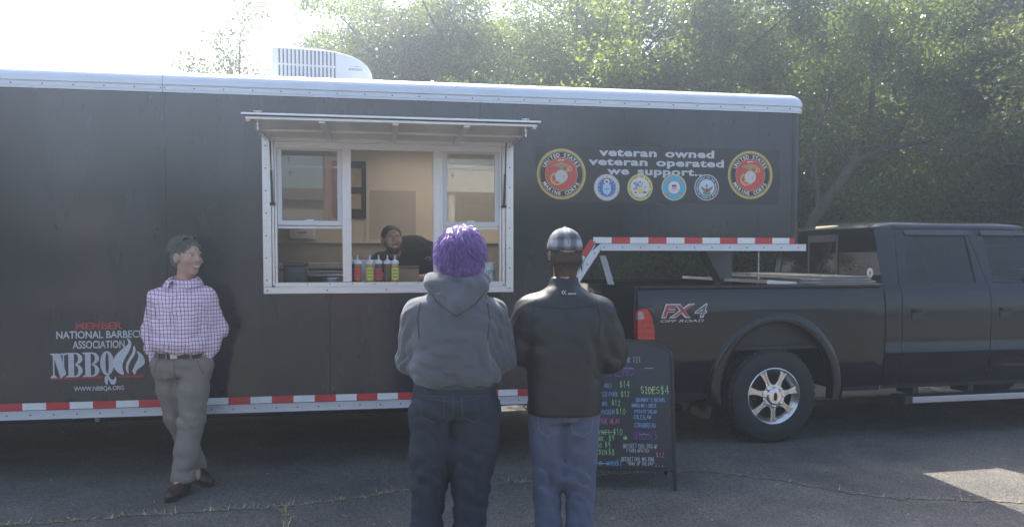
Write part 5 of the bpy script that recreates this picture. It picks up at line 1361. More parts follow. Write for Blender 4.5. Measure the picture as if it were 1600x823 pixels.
for (a, d, nm) in ((ankR, (-.06, -1), 0), (ankL, (.75, -.66), 1)):
    f = Field(); dx, dy = np.array(d) / np.hypot(*d); q = lambda t, z, o=0: (a[0] + dx * t - dy * o, a[1] + dy * t + dx * o, z)
    f.cone(q(-.02, .06), q(0, .135), .046, .048, .03); f.cone(q(.0, .10), q(.05, .075), .044, .038, .03); f.cone(q(-.03, .042), q(.10, .045), .040, .042, .03); f.cone(q(.08, .042), q(.185, .036), .044, .034, .03)
    sh_ = skin_obj('shoe', f, shoem, MAN, .007, clipz=(.012, None))
    k = MB(); pl = [q(t, 0, o)[:2] for t, o in ((-.07, .02), (-.03, .042), (.08, .046), (.16, .044), (.21, .024), (.218, 0), (.21, -.024), (.16, -.044), (.08, -.046), (-.03, -.042), (-.07, -.02))]; k.prism(pl, 'z', 0.0, .02); k.build('sole', mat('dark_sole', (.02, .018, .017), .7), sh_)
    k = MB(); [k.tube([q(t, .088 - .09 * (t - .03), -.022), q(t, .094 - .09 * (t - .03), 0), q(t, .088 - .09 * (t - .03), .022)], .003, 6) for t in (.03, .05, .07, .09)]; k.build('laces', mat('brown_lace', (.03, .017, .013), .8), sh_)
# hair, sunglasses
greyh = mat('grey_hair', (.13, .125, .125), .55, var=.3, vscale=60)
hf = Field(); w = man_hd.w; Rm = man_hd.Rm
hf.ell(w(0, -.018, .046), (.090, .105, .090), .02, Rm); hf.ell(w(0, -.058, .0), (.084, .066, .08), .02, Rm)
hf.ell(w(0, .118, -.005), (.080, .078, .100), .02, Rm, True); hf.ell(w(0, .02, -.11), (.12, .10, .085), .015, Rm, True)
for s in (-1, 1): hf.ell(w(s * .088, .004, -.005), (.024, .03, .04), .01, Rm, True)
hair = skin_obj('hair', hf, greyh, MAN, .005, lambda X, Y, Z: .0028 * np.sin(130 * X + 60 * Z + 4 * np.sin(40 * Y)) * np.sin(120 * Y + 50 * Z) + .0018 * np.sin(260 * Z + 120 * X))
r_ = np.random.default_rng(5); th = r_.uniform(0, 2 * PI, 4200); ct = r_.uniform(-.1, 1, 4200); st = np.sqrt(1 - ct ** 2)
loc = np.stack([st * np.cos(th) * .089, -.020 + st * np.sin(th) * .102, .054 + ct * .086], 1); keep = (loc[:, 1] < .060 + .25 * (loc[:, 2] - .06)) & (loc[:, 2] > .0 - .5 * (loc[:, 1] + .02)); loc = loc[keep]
nr = loc / np.array([.082, .094, .078]) ** 2; nr /= np.linalg.norm(nr, axis=1)[:, None]; dr = nr * .4 + np.array([.1, -.75, -.25]) + r_.normal(0, .3, loc.shape); dr /= np.linalg.norm(dr, axis=1)[:, None]
tow = lambda q: q @ Rm.T * man_hd.sc + np.array(w(0, 0, 0))
strands('hair_strands', greyh, hair, tow(loc), dr @ Rm.T, .035, .0022, .5, 6, 3, .003)['kind'] = 'stuff'
sgm = mat('sunglass_black', (.015, .015, .017), .15, coat=.5)
k = MB()
for sd in (-1, 1):
    k.tube([tuple(w(sd * .088, -.028, .022)), tuple(w(sd * .088, .006, .062)), tuple(w(sd * .074, .030, .100))], .002, 6)
sg_ = k.build('sunglasses', sgm, MAN, True)
for sd in (-1, 1):
    k = MB(); c = [w(sd * (.038 + .024 * math.cos(t)), .036 + .010 * math.sin(t), .124 + .009 * math.sin(t) - .35 * abs(.038 + .027 * math.cos(t)) ** 1.5) for t in [2 * PI * i / 14 for i in range(14)]]; c2 = [np.array(p) + Rm @ np.array([0, .003, .006]) for p in c]
    k.add([tuple(p) for p in c] + [tuple(p) for p in c2], [list(range(14)), list(range(27, 13, -1))] + [[i, (i + 1) % 14, 14 + (i + 1) % 14, 14 + i] for i in range(14)]); k.build('lens', sgm, sg_, True, 40)

# ================================================ hooded person with purple hair (seen from behind)
HP = empty('person', (-.292, 4.0, 0), 0, 'person with short purple hair in a grey hoodie, seen from behind at the hatch', 'person')
hd = Head((.03, .02, 1.665), R(-8), 0, 0, 1.0)
b = Field(); hd.add(b); b.cone((.02, .0, 1.40), (.025, .0, 1.60), .066, .058, .03)
b.loft([(.88, .0, 0, .15, .11), (.95, .0, 0, .16, .12), (1.15, 0, 0, .16, .11), (1.32, 0, .0, .185, .11), (1.42, 0, 0, .16, .08), (1.47, .01, 0, .07, .06)], .03)
sh = [(-.185, .0, 1.35), (.187, .0, 1.355)]; el = [(-.232, .06, 1.12), (.236, .06, 1.14)]; wr = [(-.11, .26, 1.11), (.12, .27, 1.13)]
for i in (0, 1):
    b.chain([sh[i], el[i], wr[i]], [.055, .045, .03], .03); hand(b, wr[i], (.8 if i == 0 else -.8, .6, .05), (0, .2, 1), -1 if i == 0 else 1, .5)
L1 = [(-.11, 0, .86), (-.14, .02, .48), (-.165, .0, .09)]; L2 = [(.105, 0, .86), (.085, .02, .48), (.06, .0, .09)]
for Lg in (L1, L2): b.chain(Lg, [.085, .05, .036], .02); b.cone(Lg[2], (Lg[2][0] + (-.03 if Lg is L1 else .03), .13, .05), .042, .035)
hb = skin_obj('body', b, skin, HP, .008); hd.eyes(hb, False)
hoodm = mat('grey_fleece', (.085, .088, .10), .95, var=.12, vscale=120, bump=.15, bscale=350, sheen=.3)
hz = Field()
hz.loft([(1.012, .0, 0, .212, .165), (1.03, .0, 0, .222, .178), (1.08, .0, -.005, .226, .188), (1.18, 0, -.005, .216, .18), (1.28, 0, -.005, .214, .168), (1.36, 0, .0, .214, .15), (1.405, 0, .0, .205, .135), (1.44, 0, .0, .172, .12), (1.475, .005, .0, .128, .105), (1.50, .01, .0, .095, .09)], .07, 2.3)
for i in (0, 1): hz.chain([sh[i], tuple(np.array(sh[i]) * .45 + np.array(el[i]) * .55), el[i], tuple(np.array(el[i]) * .45 + np.array(wr[i]) * .55), wr[i]], [.074, .072, .068, .066, .050], .05)
# hood lying on the upper back
hz.cone((-.105, -.035, 1.515), (.13, -.035, 1.52), .042, .042, .03); hz.cone((-.105, -.035, 1.515), (-.115, .05, 1.53), .042, .038, .03); hz.cone((.13, -.035, 1.52), (.135, .05, 1.53), .042, .038, .03)
hz.cone((-.09, -.075, 1.50), (.022, -.150, 1.395), .042, .026, .035); hz.cone((.13, -.075, 1.50), (.022, -.150, 1.395), .042, .026, .035); hz.cone((-.03, -.095, 1.50), (.022, -.145, 1.42), .045, .03, .035); hz.cone((.075, -.095, 1.50), (.022, -.145, 1.42), .045, .03, .035)
hood = skin_obj('hoodie', hz, hoodm, HP, .0082, folds(.0075, (16, 14, 6), 13, [(el[0], .12, .007), (el[1], .12, .007), ((0, -.16, 1.06), .2, .006), ((-.2, 0, 1.30), .12, .007), ((.2, 0, 1.30), .12, .007), ((.02, -.12, 1.45), .1, -.004)]))
rb = Field(); rb.loft([(.985, 0, 0, .208, .158), (1.005, 0, 0, .212, .162), (1.03, 0, 0, .214, .164)], .02, 2.3); skin_obj('waist_ribbing', rb, mat('grey_rib_knit', (.07, .073, .085), .95, var=.1, vscale=60, bump=.4, bscale=80, stretch=(3, 3, .2)), hood, .008, lambda X, Y, Z: .002 * np.sin(np.arctan2(Y, X) * 70))
fl = mat('dark_fleece_thread', (.045, .047, .055), .95)
seam('seam', hood, [[(-.165, 1.42), (-.178, 1.34), (-.168, 1.24)], [(.168, 1.42), (.18, 1.34), (.17, 1.24)], [(-.128, 1.485), (-.075, 1.42), (.02, 1.358), (.115, 1.42), (.165, 1.485)]], fl, .0028)
k = MB(); k.tube([(-.09, -.128, 1.465), (-.045, -.143, 1.472), (.0, -.145, 1.468), (.06, -.14, 1.475)], .0025, 6); k.build('hood_seam', mat('grey_thread', (.3, .3, .32), .8), hood)
jn = Field(); jn.loft([(.84, 0, 0, .18, .14), (.90, 0, -.005, .205, .165), (.96, 0, 0, .205, .16), (1.02, 0, 0, .195, .15)], .04, 2.3)
for Lg, rr in ((L1, (.125, .108, .088, .078, .086)), (L2, (.130, .118, .094, .080, .086))):
    a0, a1, a2 = map(np.array, Lg); jn.chain([a0, a0 * .5 + a1 * .5, a1, a1 * .45 + a2 * .55, a2 - np.array([0, 0, .06])], rr, .015)
hpj = skin_obj('jeans', jn, mat('dark_denim', (.022, .028, .045), .85, var=.18, vscale=25, bump=.1, bscale=400, dirt=(.04, .05, .07), dscale=3, damt=.4), HP, .0085, folds(.006, (15, 15, 7), 23, [((-.12, 0, .52), .14, .008), ((.085, 0, .52), .14, .008), ((-.1, -.12, .80), .1, .005), ((-.15, 0, .14), .1, .008), ((.06, 0, .14), .1, .008)]), clipz=(.03, 1.015))
dt = mat('denim_thread', (.09, .085, .08), .9)
PK = lambda cx, cz, w_: [(cx - w_, cz + .06), (cx + w_, cz + .06), (cx + w_ * .92, cz - .045), (cx, cz - .075), (cx - w_ * .92, cz - .045), (cx - w_, cz + .06)]
seam('pocket_stitch', hpj, [PK(-.105, .90, .062), PK(.105, .90, .062), [(0, .98), (0, .84)], [(-.19, .955), (0, .935), (.19, .955)]], dt, .0018)
sneak = mat('dark_sneaker', (.03, .03, .034), .6)
def sneaker(par, x, y, dx):
    f = Field(); f.cone((x, y - .04, .05), (x + dx, y + .16, .045), .045, .04, .03); f.cone((x, y - .03, .06), (x, y, .11), .042, .044, .03); s_ = skin_obj('shoe', f, sneak, par, .008, clipz=(.02, None))
    k = MB(); k.prism([(x - .045, y - .08), (x + .045, y - .08), (x + .052 + dx, y + .1), (x + dx, y + .215), (x - .052 + dx, y + .1)], 'z', 0, .025); k.build('sole', mat('white_sole', (.5, .5, .48), .6), s_)
sneaker(HP, -.16, .0, -.03); sneaker(HP, .065, .0, .03)
purple = mat('purple_hair', (.22, .10, .38), .28, spec=1.0, var=.5, vscale=45)
ph_ = Field(); w = hd.w
ph_.ell(w(0, -.015, .045), (.108, .110, .098), .03, hd.Rm); ph_.ell(w(0, -.035, -.02), (.098, .082, .08), .03, hd.Rm); ph_.ell(w(.01, -.05, -.075), (.085, .06, .06), .03, hd.Rm); ph_.ell(w(0, .12, -.03), (.085, .075, .10), .02, hd.Rm, True)
pm = skin_obj('hair', ph_, purple, HP, .007, lambda X, Y, Z: .006 * np.sin(60 * X + 25 * Z + 3 * np.sin(20 * Y)) * np.sin(50 * Y + 40 * Z) + .003 * np.sin(120 * X + 30 * Z))
r_ = np.random.default_rng(8); n = 9500; th = r_.uniform(0, 2 * PI, n); ct = r_.uniform(-.75, 1, n); st = np.sqrt(1 - ct ** 2)
loc = np.stack([st * np.cos(th) * .104, -.018 + st * np.sin(th) * .106, .02 + ct * .118], 1); loc += r_.normal(0, .006, loc.shape); keep = loc[:, 1] < .07 + .2 * loc[:, 2]; loc = loc[keep]
nr = loc / np.array([.104, .106, .118]) ** 2; nr /= np.linalg.norm(nr, axis=1)[:, None]
tang = np.stack([nr[:, 0] * .9, nr[:, 1] * .9, -np.sqrt(np.clip(1 - nr[:, 2] ** 2, 0, 1)) * 1.0 - .1], 1); swirl = np.stack([-nr[:, 1], nr[:, 0], 0 * nr[:, 0]], 1)
cl = np.sin(loc[:, :1] * 90 + 40 * loc[:, 2:3]) * .45; dr = tang * 1.25 + nr * .5 + swirl * (r_.normal(.25, .28, (len(loc), 1)) + cl) + r_.normal(0, .34, loc.shape) + np.clip(nr[:, 2:3], 0, 1) ** 2 * np.array([.9, -.7, -.3]) - np.clip(-nr[:, 2:3] + .1, 0, 1) * nr * .9; dr /= np.linalg.norm(dr, axis=1)[:, None]
strands('hair_strands', purple, pm, loc @ hd.Rm.T + np.array(w(0, 0, 0)), dr @ hd.Rm.T, .056, .0028, .9, 9, 5, .012)['kind'] = 'stuff'

# ================================================ person in the plaid cap and black jacket (seen from behind)
CP_ = empty('person', (.275, 4.08, 0), 0, 'person in a black-and-white plaid cap, black jacket and blue jeans, seen from behind', 'person')
hd = Head((.0, .02, 1.66), R(6), 0, 0, 1.0)
b = Field(); hd.add(b); b.cone((.0, .0, 1.40), (.0, .0, 1.60), .062, .056, .03)
b.loft([(.88, .0, 0, .13, .10), (.95, .0, 0, .14, .11), (1.15, 0, 0, .145, .10), (1.32, 0, .0, .17, .10), (1.42, 0, 0, .15, .075), (1.47, 0, 0, .065, .055)], .03)
sh = [(-.18, .0, 1.368), (.185, .0, 1.36)]; el = [(-.235, .05, 1.15), (.255, .06, 1.13)]; wr = [(-.10, .25, 1.14), (.11, .26, 1.13)]
for i in (0, 1):
    b.chain([sh[i], el[i], wr[i]], [.052, .042, .03], .03); hand(b, wr[i], (.8 if i == 0 else -.8, .6, .05), (0, .2, 1), -1 if i == 0 else 1, .5)
L1 = [(-.09, 0, .86), (-.085, .02, .48), (-.085, .0, .09)]; L2 = [(.085, 0, .86), (.085, .02, .48), (.082, .0, .09)]
for Lg in (L1, L2): b.chain(Lg, [.07, .045, .034], .02); b.cone(Lg[2], (Lg[2][0] + (-.03 if Lg is L1 else .03), .13, .05), .042, .035)
cb_ = skin_obj('body', b, skin, CP_, .007); hd.eyes(cb_, False)
jk = mat('black_softshell', (.013, .0135, .016), .5, spec=.5, var=.1, vscale=40, bump=.06, bscale=250)
jz = Field()
jz.loft([(.83, .0, 0, .190, .150), (.90, .0, 0, .192, .155), (1.0, .0, 0, .192, .152), (1.15, 0, -.003, .194, .148), (1.28, 0, -.005, .202, .147), (1.36, 0, .0, .212, .135), (1.41, 0, .0, .198, .12), (1.445, 0, .0, .160, .105), (1.475, 0, .003, .112, .09), (1.50, 0, .006, .078, .078), (1.545, 0, .008, .070, .070)], .05, 2.4)
for i in (0, 1): jz.chain([sh[i], tuple(np.array(sh[i]) * .45 + np.array(el[i]) * .55), el[i], tuple(np.array(el[i]) * .45 + np.array(wr[i]) * .55), wr[i]], [.078, .078, .070, .064, .048], .05)
jo = skin_obj('jacket', jz, jk, CP_, .0082, folds(.005, (13, 12, 5), 33, [(el[0], .12, .007), (el[1], .12, .007), ((-.19, 0, 1.33), .10, .004), ((.19, 0, 1.33), .10, .004)]), clipz=(.832, 1.548))
k = MB(); 
for dx in (0, .012): k.tube([(-.012 + dx, -.1045, 1.478), (-.022 + dx, -.106, 1.468), (-.012 + dx, -.109, 1.459)], .0018, 5)
for j in range(6): k.box(.012 + .007 * j, .016 + .007 * j, -.1095, -.1035, 1.459, 1.465)
k.build('collar_logo', mat('white_print', (.7, .7, .7), .6), jo)
jn = Field(); jn.loft([(.80, 0, 0, .150, .115), (.85, 0, -.003, .165, .126), (.93, 0, 0, .15, .110)], .03, 2.3)
for Lg, rr in ((L1, (.104, .090, .073, .066, .068)), (L2, (.106, .093, .076, .068, .070))):
    a0, a1, a2 = map(np.array, Lg); jn.chain([a0, a0 * .5 + a1 * .5, a1, a1 * .45 + a2 * .55, a2 - np.array([0, 0, .06])], rr, .012)
jeans = skin_obj('jeans', jn, mat('blue_denim', (.095, .11, .17), .85, var=.15, vscale=18, bump=.1, bscale=400, dirt=(.13, .16, .25), dscale=3, damt=.5), CP_, .0082, folds(.005, (15, 15, 7), 43, [((-.08, -.05, .50), .13, .008), ((.09, -.05, .50), .13, .008), ((.0, -.12, .80), .12, .004), ((-.07, 0, .15), .1, .008), ((.085, 0, .15), .1, .008)]), clipz=(.03, .93))
seam('pocket_stitch', jeans, [PK(-.085, .80, .055), PK(.085, .80, .055), [(0, .84), (0, .76)]], mat('pale_denim_thread', (.2, .2, .24), .9), .0018)
seam('seam', jo, [[(-.155, 1.43), (-.172, 1.34), (-.165, 1.22)], [(.155, 1.43), (.175, 1.34), (.168, 1.22)], [(-.15, 1.40), (0, 1.385), (.15, 1.40)]], mat('black_thread', (.008, .008, .009), .9), .002)
sneaker(CP_, -.075, .0, -.03); sneaker(CP_, .09, .0, .03)
def plaid():
    m = bpy.data.materials.new('plaid_cap_cloth'); m.use_nodes = True; N = m.node_tree.nodes; L = m.node_tree.links; b = N['Principled BSDF']
    tc = N.new('ShaderNodeTexCoord'); sp = N.new('ShaderNodeSeparateXYZ'); L.new(tc.outputs['Object'], sp.inputs[0]); outs = []
    for ax, n_, ph in ((0, 95, .9), (2, 88, 1.0)):
        a = N.new('ShaderNodeMath'); a.operation = 'MULTIPLY_ADD'; a.inputs[1].default_value = n_; a.inputs[2].default_value = ph; L.new(sp.outputs[ax], a.inputs[0])
        s = N.new('ShaderNodeMath'); s.operation = 'SINE'; L.new(a.outputs[0], s.inputs[0]); c = N.new('ShaderNodeMapRange'); c.inputs[1].default_value = -.55; c.inputs[2].default_value = .55; L.new(s.outputs[0], c.inputs[0]); outs.append(c.outputs[0])
    ad = N.new('ShaderNodeMath'); ad.operation = 'ADD'; L.new(outs[0], ad.inputs[0]); L.new(outs[1], ad.inputs[1])
    r = N.new('ShaderNodeValToRGB'); r.color_ramp.elements[0].color = (.05, .053, .06, 1); r.color_ramp.elements[1].color = (.34, .35, .37, 1); e = r.color_ramp.elements.new(.5); e.color = (.13, .135, .15, 1)
    h = N.new('ShaderNodeMath'); h.operation = 'MULTIPLY'; h.inputs[1].default_value = .5; L.new(ad.outputs[0], h.inputs[0]); L.new(h.outputs[0], r.inputs[0]); L.new(r.outputs[0], b.inputs['Base Color']); b.inputs['Roughness'].default_value = .85
    return m
cp = Field(); w = hd.w; cp.ell(w(0, -.012, .052), (.090, .106, .090), .02, hd.Rm); cp.ell(w(0, -.012, .03), (.090, .105, .05), .02, hd.Rm)
cap = skin_obj('cap', cp, plaid(), CP_, .006, clipz=(1.682, None))
k = MB(); k.grid(lambda i, j: tuple(w(.085 * math.sin(PI * (i / 12 - .5)) * (1 - .05 * j), .075 + .035 * math.cos(PI * (i / 12 - .5)) + .075 * (j / 4) * math.cos(PI * (i / 12 - .5)), .03 - .02 * (j / 4) - .02 * math.sin(PI * (i / 12 - .5)) ** 2)), 12, 4); k.build('cap_brim', cap.data.materials[0], cap, True)
k = MB(); k.tube([tuple(w(0, -.012, .143)), tuple(w(0, -.012, .149))], [.010, .004], 10); k.build('cap_button', cap.data.materials[0], cap, True)
k = MB(); k.tube([tuple(w(.0, -.012 - .107 * math.cos(t), .052 + .0905 * math.sin(t))) for t in [PI * .5 * i / 8 for i in range(9)]], .0022, 5); k.build('cap_seam', mat('grey_stitch', (.2, .2, .21), .8), cap, True)
brownh = mat('brown_hair', (.055, .028, .016), .5, var=.3, vscale=60)
hf = Field(); hf.ell(w(0, -.050, -.015), (.080, .056, .068), .02, hd.Rm); hf.ell(w(0, -.036, -.085), (.062, .046, .066), .02, hd.Rm)
bh = skin_obj('hair', hf, brownh, CP_, .006, lambda X, Y, Z: .0016 * np.sin(220 * X + 20 * np.sin(60 * Z)))
r_ = np.random.default_rng(12); a = r_.uniform(PI * 1.02, PI * 1.98, 900); z = r_.uniform(-.055, .03, 900); loc = np.stack([.078 * np.cos(a), -.04 + .060 * np.sin(a), z], 1); dr = np.stack([np.cos(a) * .25, np.sin(a) * .25, -np.ones(900)], 1) + r_.normal(0, .15, (900, 3)); dr /= np.linalg.norm(dr, axis=1)[:, None]
strands('hair_strands', brownh, bh, loc @ hd.Rm.T + np.array(w(0, 0, 0)), dr @ hd.Rm.T, .04, .0022, .3, 3, 3, .004)['kind'] = 'stuff'

# ================================================ vendor leaning over the counter
VP = empty('person', TW(-.70, .95, .6), PSI, 'bearded vendor in a black T-shirt leaning over the counter inside the trailer', 'person')
# local: x along the trailer, y into it, z above its floor
hd = Head((-.245, -.40, 1.19), R(180 + 14), R(3), R(3), 1.06)
b = Field(); hd.add(b)
b.cone((-.17, -.28, 1.02), (-.235, -.385, 1.11), .060, .055, .02)
b.chain([(.0, .10, .88), (-.0, -.02, 1.0), (-.04, -.16, 1.05), (-.07, -.23, 1.07)], [.14, .145, .14, .10], .06)
sh = [(-.33, -.20, 1.00), (.10, -.18, 1.075)]; el = [(-.40, -.42, .89), (.20, -.36, .88)]; wr = [(-.25, -.60, .868), (-.02, -.57, .868)]
for i in (0, 1): b.chain([sh[i], el[i], wr[i]], [.058, .046, .032], .03); hand(b, wr[i], (.9 if i == 0 else -.9, -.45, 0), (0, 0, 1), 1 if i == 0 else -1, .3)
for s in (-1, 1): b.chain([(s * .09, .10, .86), (s * .10, .06, .47), (s * .10, .16, .09)], [.08, .05, .04], .02); b.cone((s * .10, .16, .06), (s * .11, .02, .045), .045, .038)
vb = skin_obj('body', b, skin, VP, .0075); hd.eyes(vb)
ts = Field(); ts.chain([(.0, .08, .92), (.0, -.02, 1.0), (-.05, -.14, 1.03), (-.11, -.20, 1.03), (-.175, -.29, 1.03)], [.185, .19, .195, .18, .085], .07)
for i in (0, 1): q = np.array(sh[i]) * .45 + np.array(el[i]) * .55; ts.chain([sh[i], q], [.095, .085], .07)
tso = skin_obj('tshirt', ts, mat('black_cotton', (.018, .018, .021), .9, var=.1, vscale=60, bump=.1, bscale=200), VP, .008, folds(.004, (18, 16, 8), 53))
k = MB(); rr = random.Random(4); pts = [(-.02 + .012 * i, -.335 + .004 * i * 0 - .004 * abs(i - 4), 1.005 + rr.uniform(-.006, .016) + .004 * i) for i in range(10)]; k.tube(pts, .0025, 5); k.tube([(-.03, -.338, .995), (.09, -.33, 1.03)], .0018, 5); k.build('chest_print', MATS['white_print'], tso)
hf = Field(); w = hd.w; hf.ell(w(0, -.015, .040), (.0855, .102, .0905), .02, hd.Rm); hf.ell(w(0, .112, .0), (.078, .078, .104), .02, hd.Rm, True); hf.ell(w(0, .02, -.10), (.12, .12, .08), .012, hd.Rm, True)
skin_obj('hair', hf, mat('dark_brown_hair', (.055, .04, .032), .6, var=.3, vscale=70), VP, .006, lambda X, Y, Z: .0015 * np.sin(200 * X) * np.sin(200 * Y + 90 * Z))
bf = Field(); bf.ell(w(0, .040, -.078), (.054, .052, .040), .02, hd.Rm); bf.cone(w(-.024, .090, -.043), w(.024, .090, -.043), .006, .006, .008)
for s in (-1, 1): bf.cone(w(s * .066, .01, -.02), w(s * .045, .05, -.07), .012, .018, .02)
bf.ell(w(0, .105, -.057), (.023, .03, .011), .006, hd.Rm, True)
skin_obj('beard', bf, mat('brown_beard', (.07, .04, .025), .7, var=.3, vscale=80), VP, .005, lambda X, Y, Z: .0015 * np.sin(260 * X) * np.sin(240 * Z))
k = Field()
for s in (-1, 1): k.chain([(s * .09, .10, .86), (s * .10, .06, .47), (s * .10, .15, .10)], [.125, .095, .08], .03)
k.loft([(.80, 0, .10, .165, .14), (.92, 0, .09, .17, .15)], .03); skin_obj('trousers', k, MATS['dark_denim'], VP, .012)
# ------------------------------------------------------------------ trees and shrubs
def leaf_mat(name, c1, c2, trans):
    m = bpy.data.materials.new(name); m.use_nodes = True; N = m.node_tree.nodes; L = m.node_tree.links; b = N['Principled BSDF']
    g = N.new('ShaderNodeNewGeometry'); r = N.new('ShaderNodeValToRGB'); r.color_ramp.elements[0].color = (*c1, 1); r.color_ramp.elements[1].color = (*c2, 1); L.new(g.outputs['Random Per Island'], r.inputs[0])
    L.new(r.outputs[0], b.inputs['Base Color']); b.inputs['Roughness'].default_value = .38; b.inputs['Specular IOR Level'].default_value = .55
    t = N.new('ShaderNodeBsdfTranslucent'); h = N.new('ShaderNodeMix'); h.data_type = 'RGBA'; h.blend_type = 'MULTIPLY'; h.inputs[0].default_value = 1; L.new(r.outputs[0], h.inputs[6]); h.inputs[7].default_value = (*trans, 1); L.new(h.outputs[2], t.inputs[0])
    x = N.new('ShaderNodeMixShader'); x.inputs[0].default_value = .5; L.new(b.outputs[0], x.inputs[1]); L.new(t.outputs[0], x.inputs[2]); L.new(x.outputs[0], N['Material Output'].inputs[0])
    return m
LM = [leaf_mat('leaf_green', (.075, .11, .03), (.17, .21, .06), (1.9, 1.9, .85)), leaf_mat('leaf_dark', (.06, .09, .03), (.14, .18, .052), (1.9, 1.95, .85)), leaf_mat('leaf_olive', (.075, .09, .035), (.15, .16, .065), (1.5, 1.5, .8))]
bark = mat('bark', (.07, .055, .042), .9, var=.35, vscale=10, bump=.6, bscale=25, stretch=(1, 1, .3))
def leaves(rng, centres, radii, per, size):
    """rhombic leaves scattered through clumps, denser near each clump's surface"""
    C = np.repeat(np.array(centres), per, 0); Rr = np.repeat(np.array(radii), per)
    n = len(C); d = rng.normal(size=(n, 3)); d /= np.linalg.norm(d, axis=1)[:, None]
    rad = Rr * rng.uniform(0, 1, n) ** .45 * rng.uniform(.75, 1.2, n)
    P = C + d * rad[:, None] * np.array([1, 1, .8])
    ax = rng.normal(size=(n, 3)); ax[:, 2] -= .35; ax /= np.linalg.norm(ax, axis=1)[:, None]
    nrm = rng.normal(size=(n, 3)) * .8 + np.array([0, 0, .6]); sd = np.cross(ax, nrm); sd /= np.linalg.norm(sd, axis=1)[:, None] + 1e-9
    l = size * rng.uniform(.6, 1.35, n)[:, None]; w = l * .28
    up = np.cross(sd, ax) * l * .06
    V = np.stack([P - ax * l * .5, P + sd * w + up, P + ax * l * .5, P - sd * w + up], 1).reshape(-1, 3)
    F = (np.arange(n) * 4)[:, None] + np.array([0, 1, 2, 3])[None]
    return V, F
def tree_proto(seed, height, spread, trunk_r, fork, nb, per, size, clump, low=.25, lean=(0, 0), dens=1.0):
    rng = np.random.default_rng(seed); rr = random.Random(seed)
    tb = MB(); centres = []; radii = []
    top = Vector((lean[0], lean[1], fork)); P0 = Vector((0, 0, -.1))
    tb.tube([P0, P0.lerp(top, .35) + Vector((rr.uniform(-.06, .06), rr.uniform(-.06, .06), 0)), P0.lerp(top, .7) + Vector((rr.uniform(-.08, .08), rr.uniform(-.08, .08), 0)), top], [trunk_r * 1.5, trunk_r * 1.05, trunk_r * .95, trunk_r * .85], 9)
    def grow(p, d, L, r, lev):
        pts = [p]; rs = [r]; q = p.copy(); dd = d.copy(); n = 4
        for k in range(n):
            dd = (dd + Vector((rr.gauss(0, .22), rr.gauss(0, .22), rr.gauss(.04, .14)))).normalized(); q = q + dd * L / n; pts.append(q.copy()); rs.append(r * (1 - .2 * (k + 1)))
        tb.tube(pts, [max(x, .006) for x in rs], 6 if lev else 7, cap=False)
        if lev >= 1:
            for k in (2, 3, 4): centres.append(tuple(pts[k] + Vector((rr.gauss(0, .15), rr.gauss(0, .15), rr.gauss(0, .12))))); radii.append(clump * rr.uniform(.6, 1.15))
        if lev < 2:
            for k in range(3 if lev else 4):
                a = pts[rr.choice((2, 3, 4))]; nd = (dd + Vector((rr.gauss(0, .75), rr.gauss(0, .75), rr.gauss(.05, .4)))).normalized(); grow(a, nd, L * rr.uniform(.5, .75), r * .5, lev + 1)
    for k in range(nb):
        a = 2 * PI * k / nb + rr.uniform(-.4, .4); el_ = rr.uniform(.25, 1.25)
        d = Vector((math.cos(a) * math.cos(el_), math.sin(a) * math.cos(el_), math.sin(el_)))
        st = P0.lerp(top, rr.uniform(.6, 1.0)); L = spread / max(.35, math.cos(el_)) * .62 if el_ < .9 else (height - fork) * .6
        grow(st, d, min(L, height - fork), trunk_r * .6, 0)
    # lower skirt of foliage
    for _ in range(int(nb * 5 * dens)):
        a = rr.uniform(0, 2 * PI); z = rr.uniform(low * height, height * .95); f = 1 - abs(z / height - .5) * .9; q = spread * f * rr.uniform(.55, 1.0)
        centres.append((math.cos(a) * q + lean[0], math.sin(a) * q + lean[1], z)); radii.append(clump * rr.uniform(.6, 1.1))
    V, F = leaves(rng, centres, radii, per, size)
    keep = V.reshape(-1, 4, 3)[:, :, 2].min(1) > .12
    V = V.reshape(-1, 4, 3)[keep].reshape(-1, 3); F = (np.arange(len(V) // 4) * 4)[:, None] + np.array([0, 1, 2, 3])[None]
    return tb.mesh('trunk'), np_mesh('crown', V, F)
LEAFN = []
def plant(protos, name, loc, rz, s, leafm, label, cat, group):
    e = empty(name, loc, rz, label, cat, group); e.scale = (s, s, s) if not isinstance(s, tuple) else s
    for nm, me, m_ in (('trunk' if cat == 'tree' else 'stems', protos[0], bark), ('crown' if cat == 'tree' else 'foliage', protos[1], leafm)):
        o = bpy.data.objects.new(nm, me); COL.objects.link(o); o.parent = e
        if not me.materials: me.materials.append(m_)
        o.material_slots[0].link = 'OBJECT'; o.material_slots[0].material = m_
        if nm == 'trunk': me.shade_smooth()
    return e
sparse = tree_proto(21, 7.0, 2.0, .10, 2.6, 7, 170, .065, .42, .32, dens=.6)
openT = tree_proto(22, 8.5, 2.3, .12, 2.4, 8, 300, .065, .5, .25, dens=1.0)
dense = tree_proto(23, 8.0, 2.5, .14, 1.8, 9, 400, .068, .55, .10, dens=1.5)
dense2 = tree_proto(24, 8.5, 2.6, .15, 1.9, 9, 400, .072, .58, .08, dens=1.6)
shrub = tree_proto(26, 2.2, 1.1, .05, .4, 8, 160, .055, .34, .05, dens=1.3)
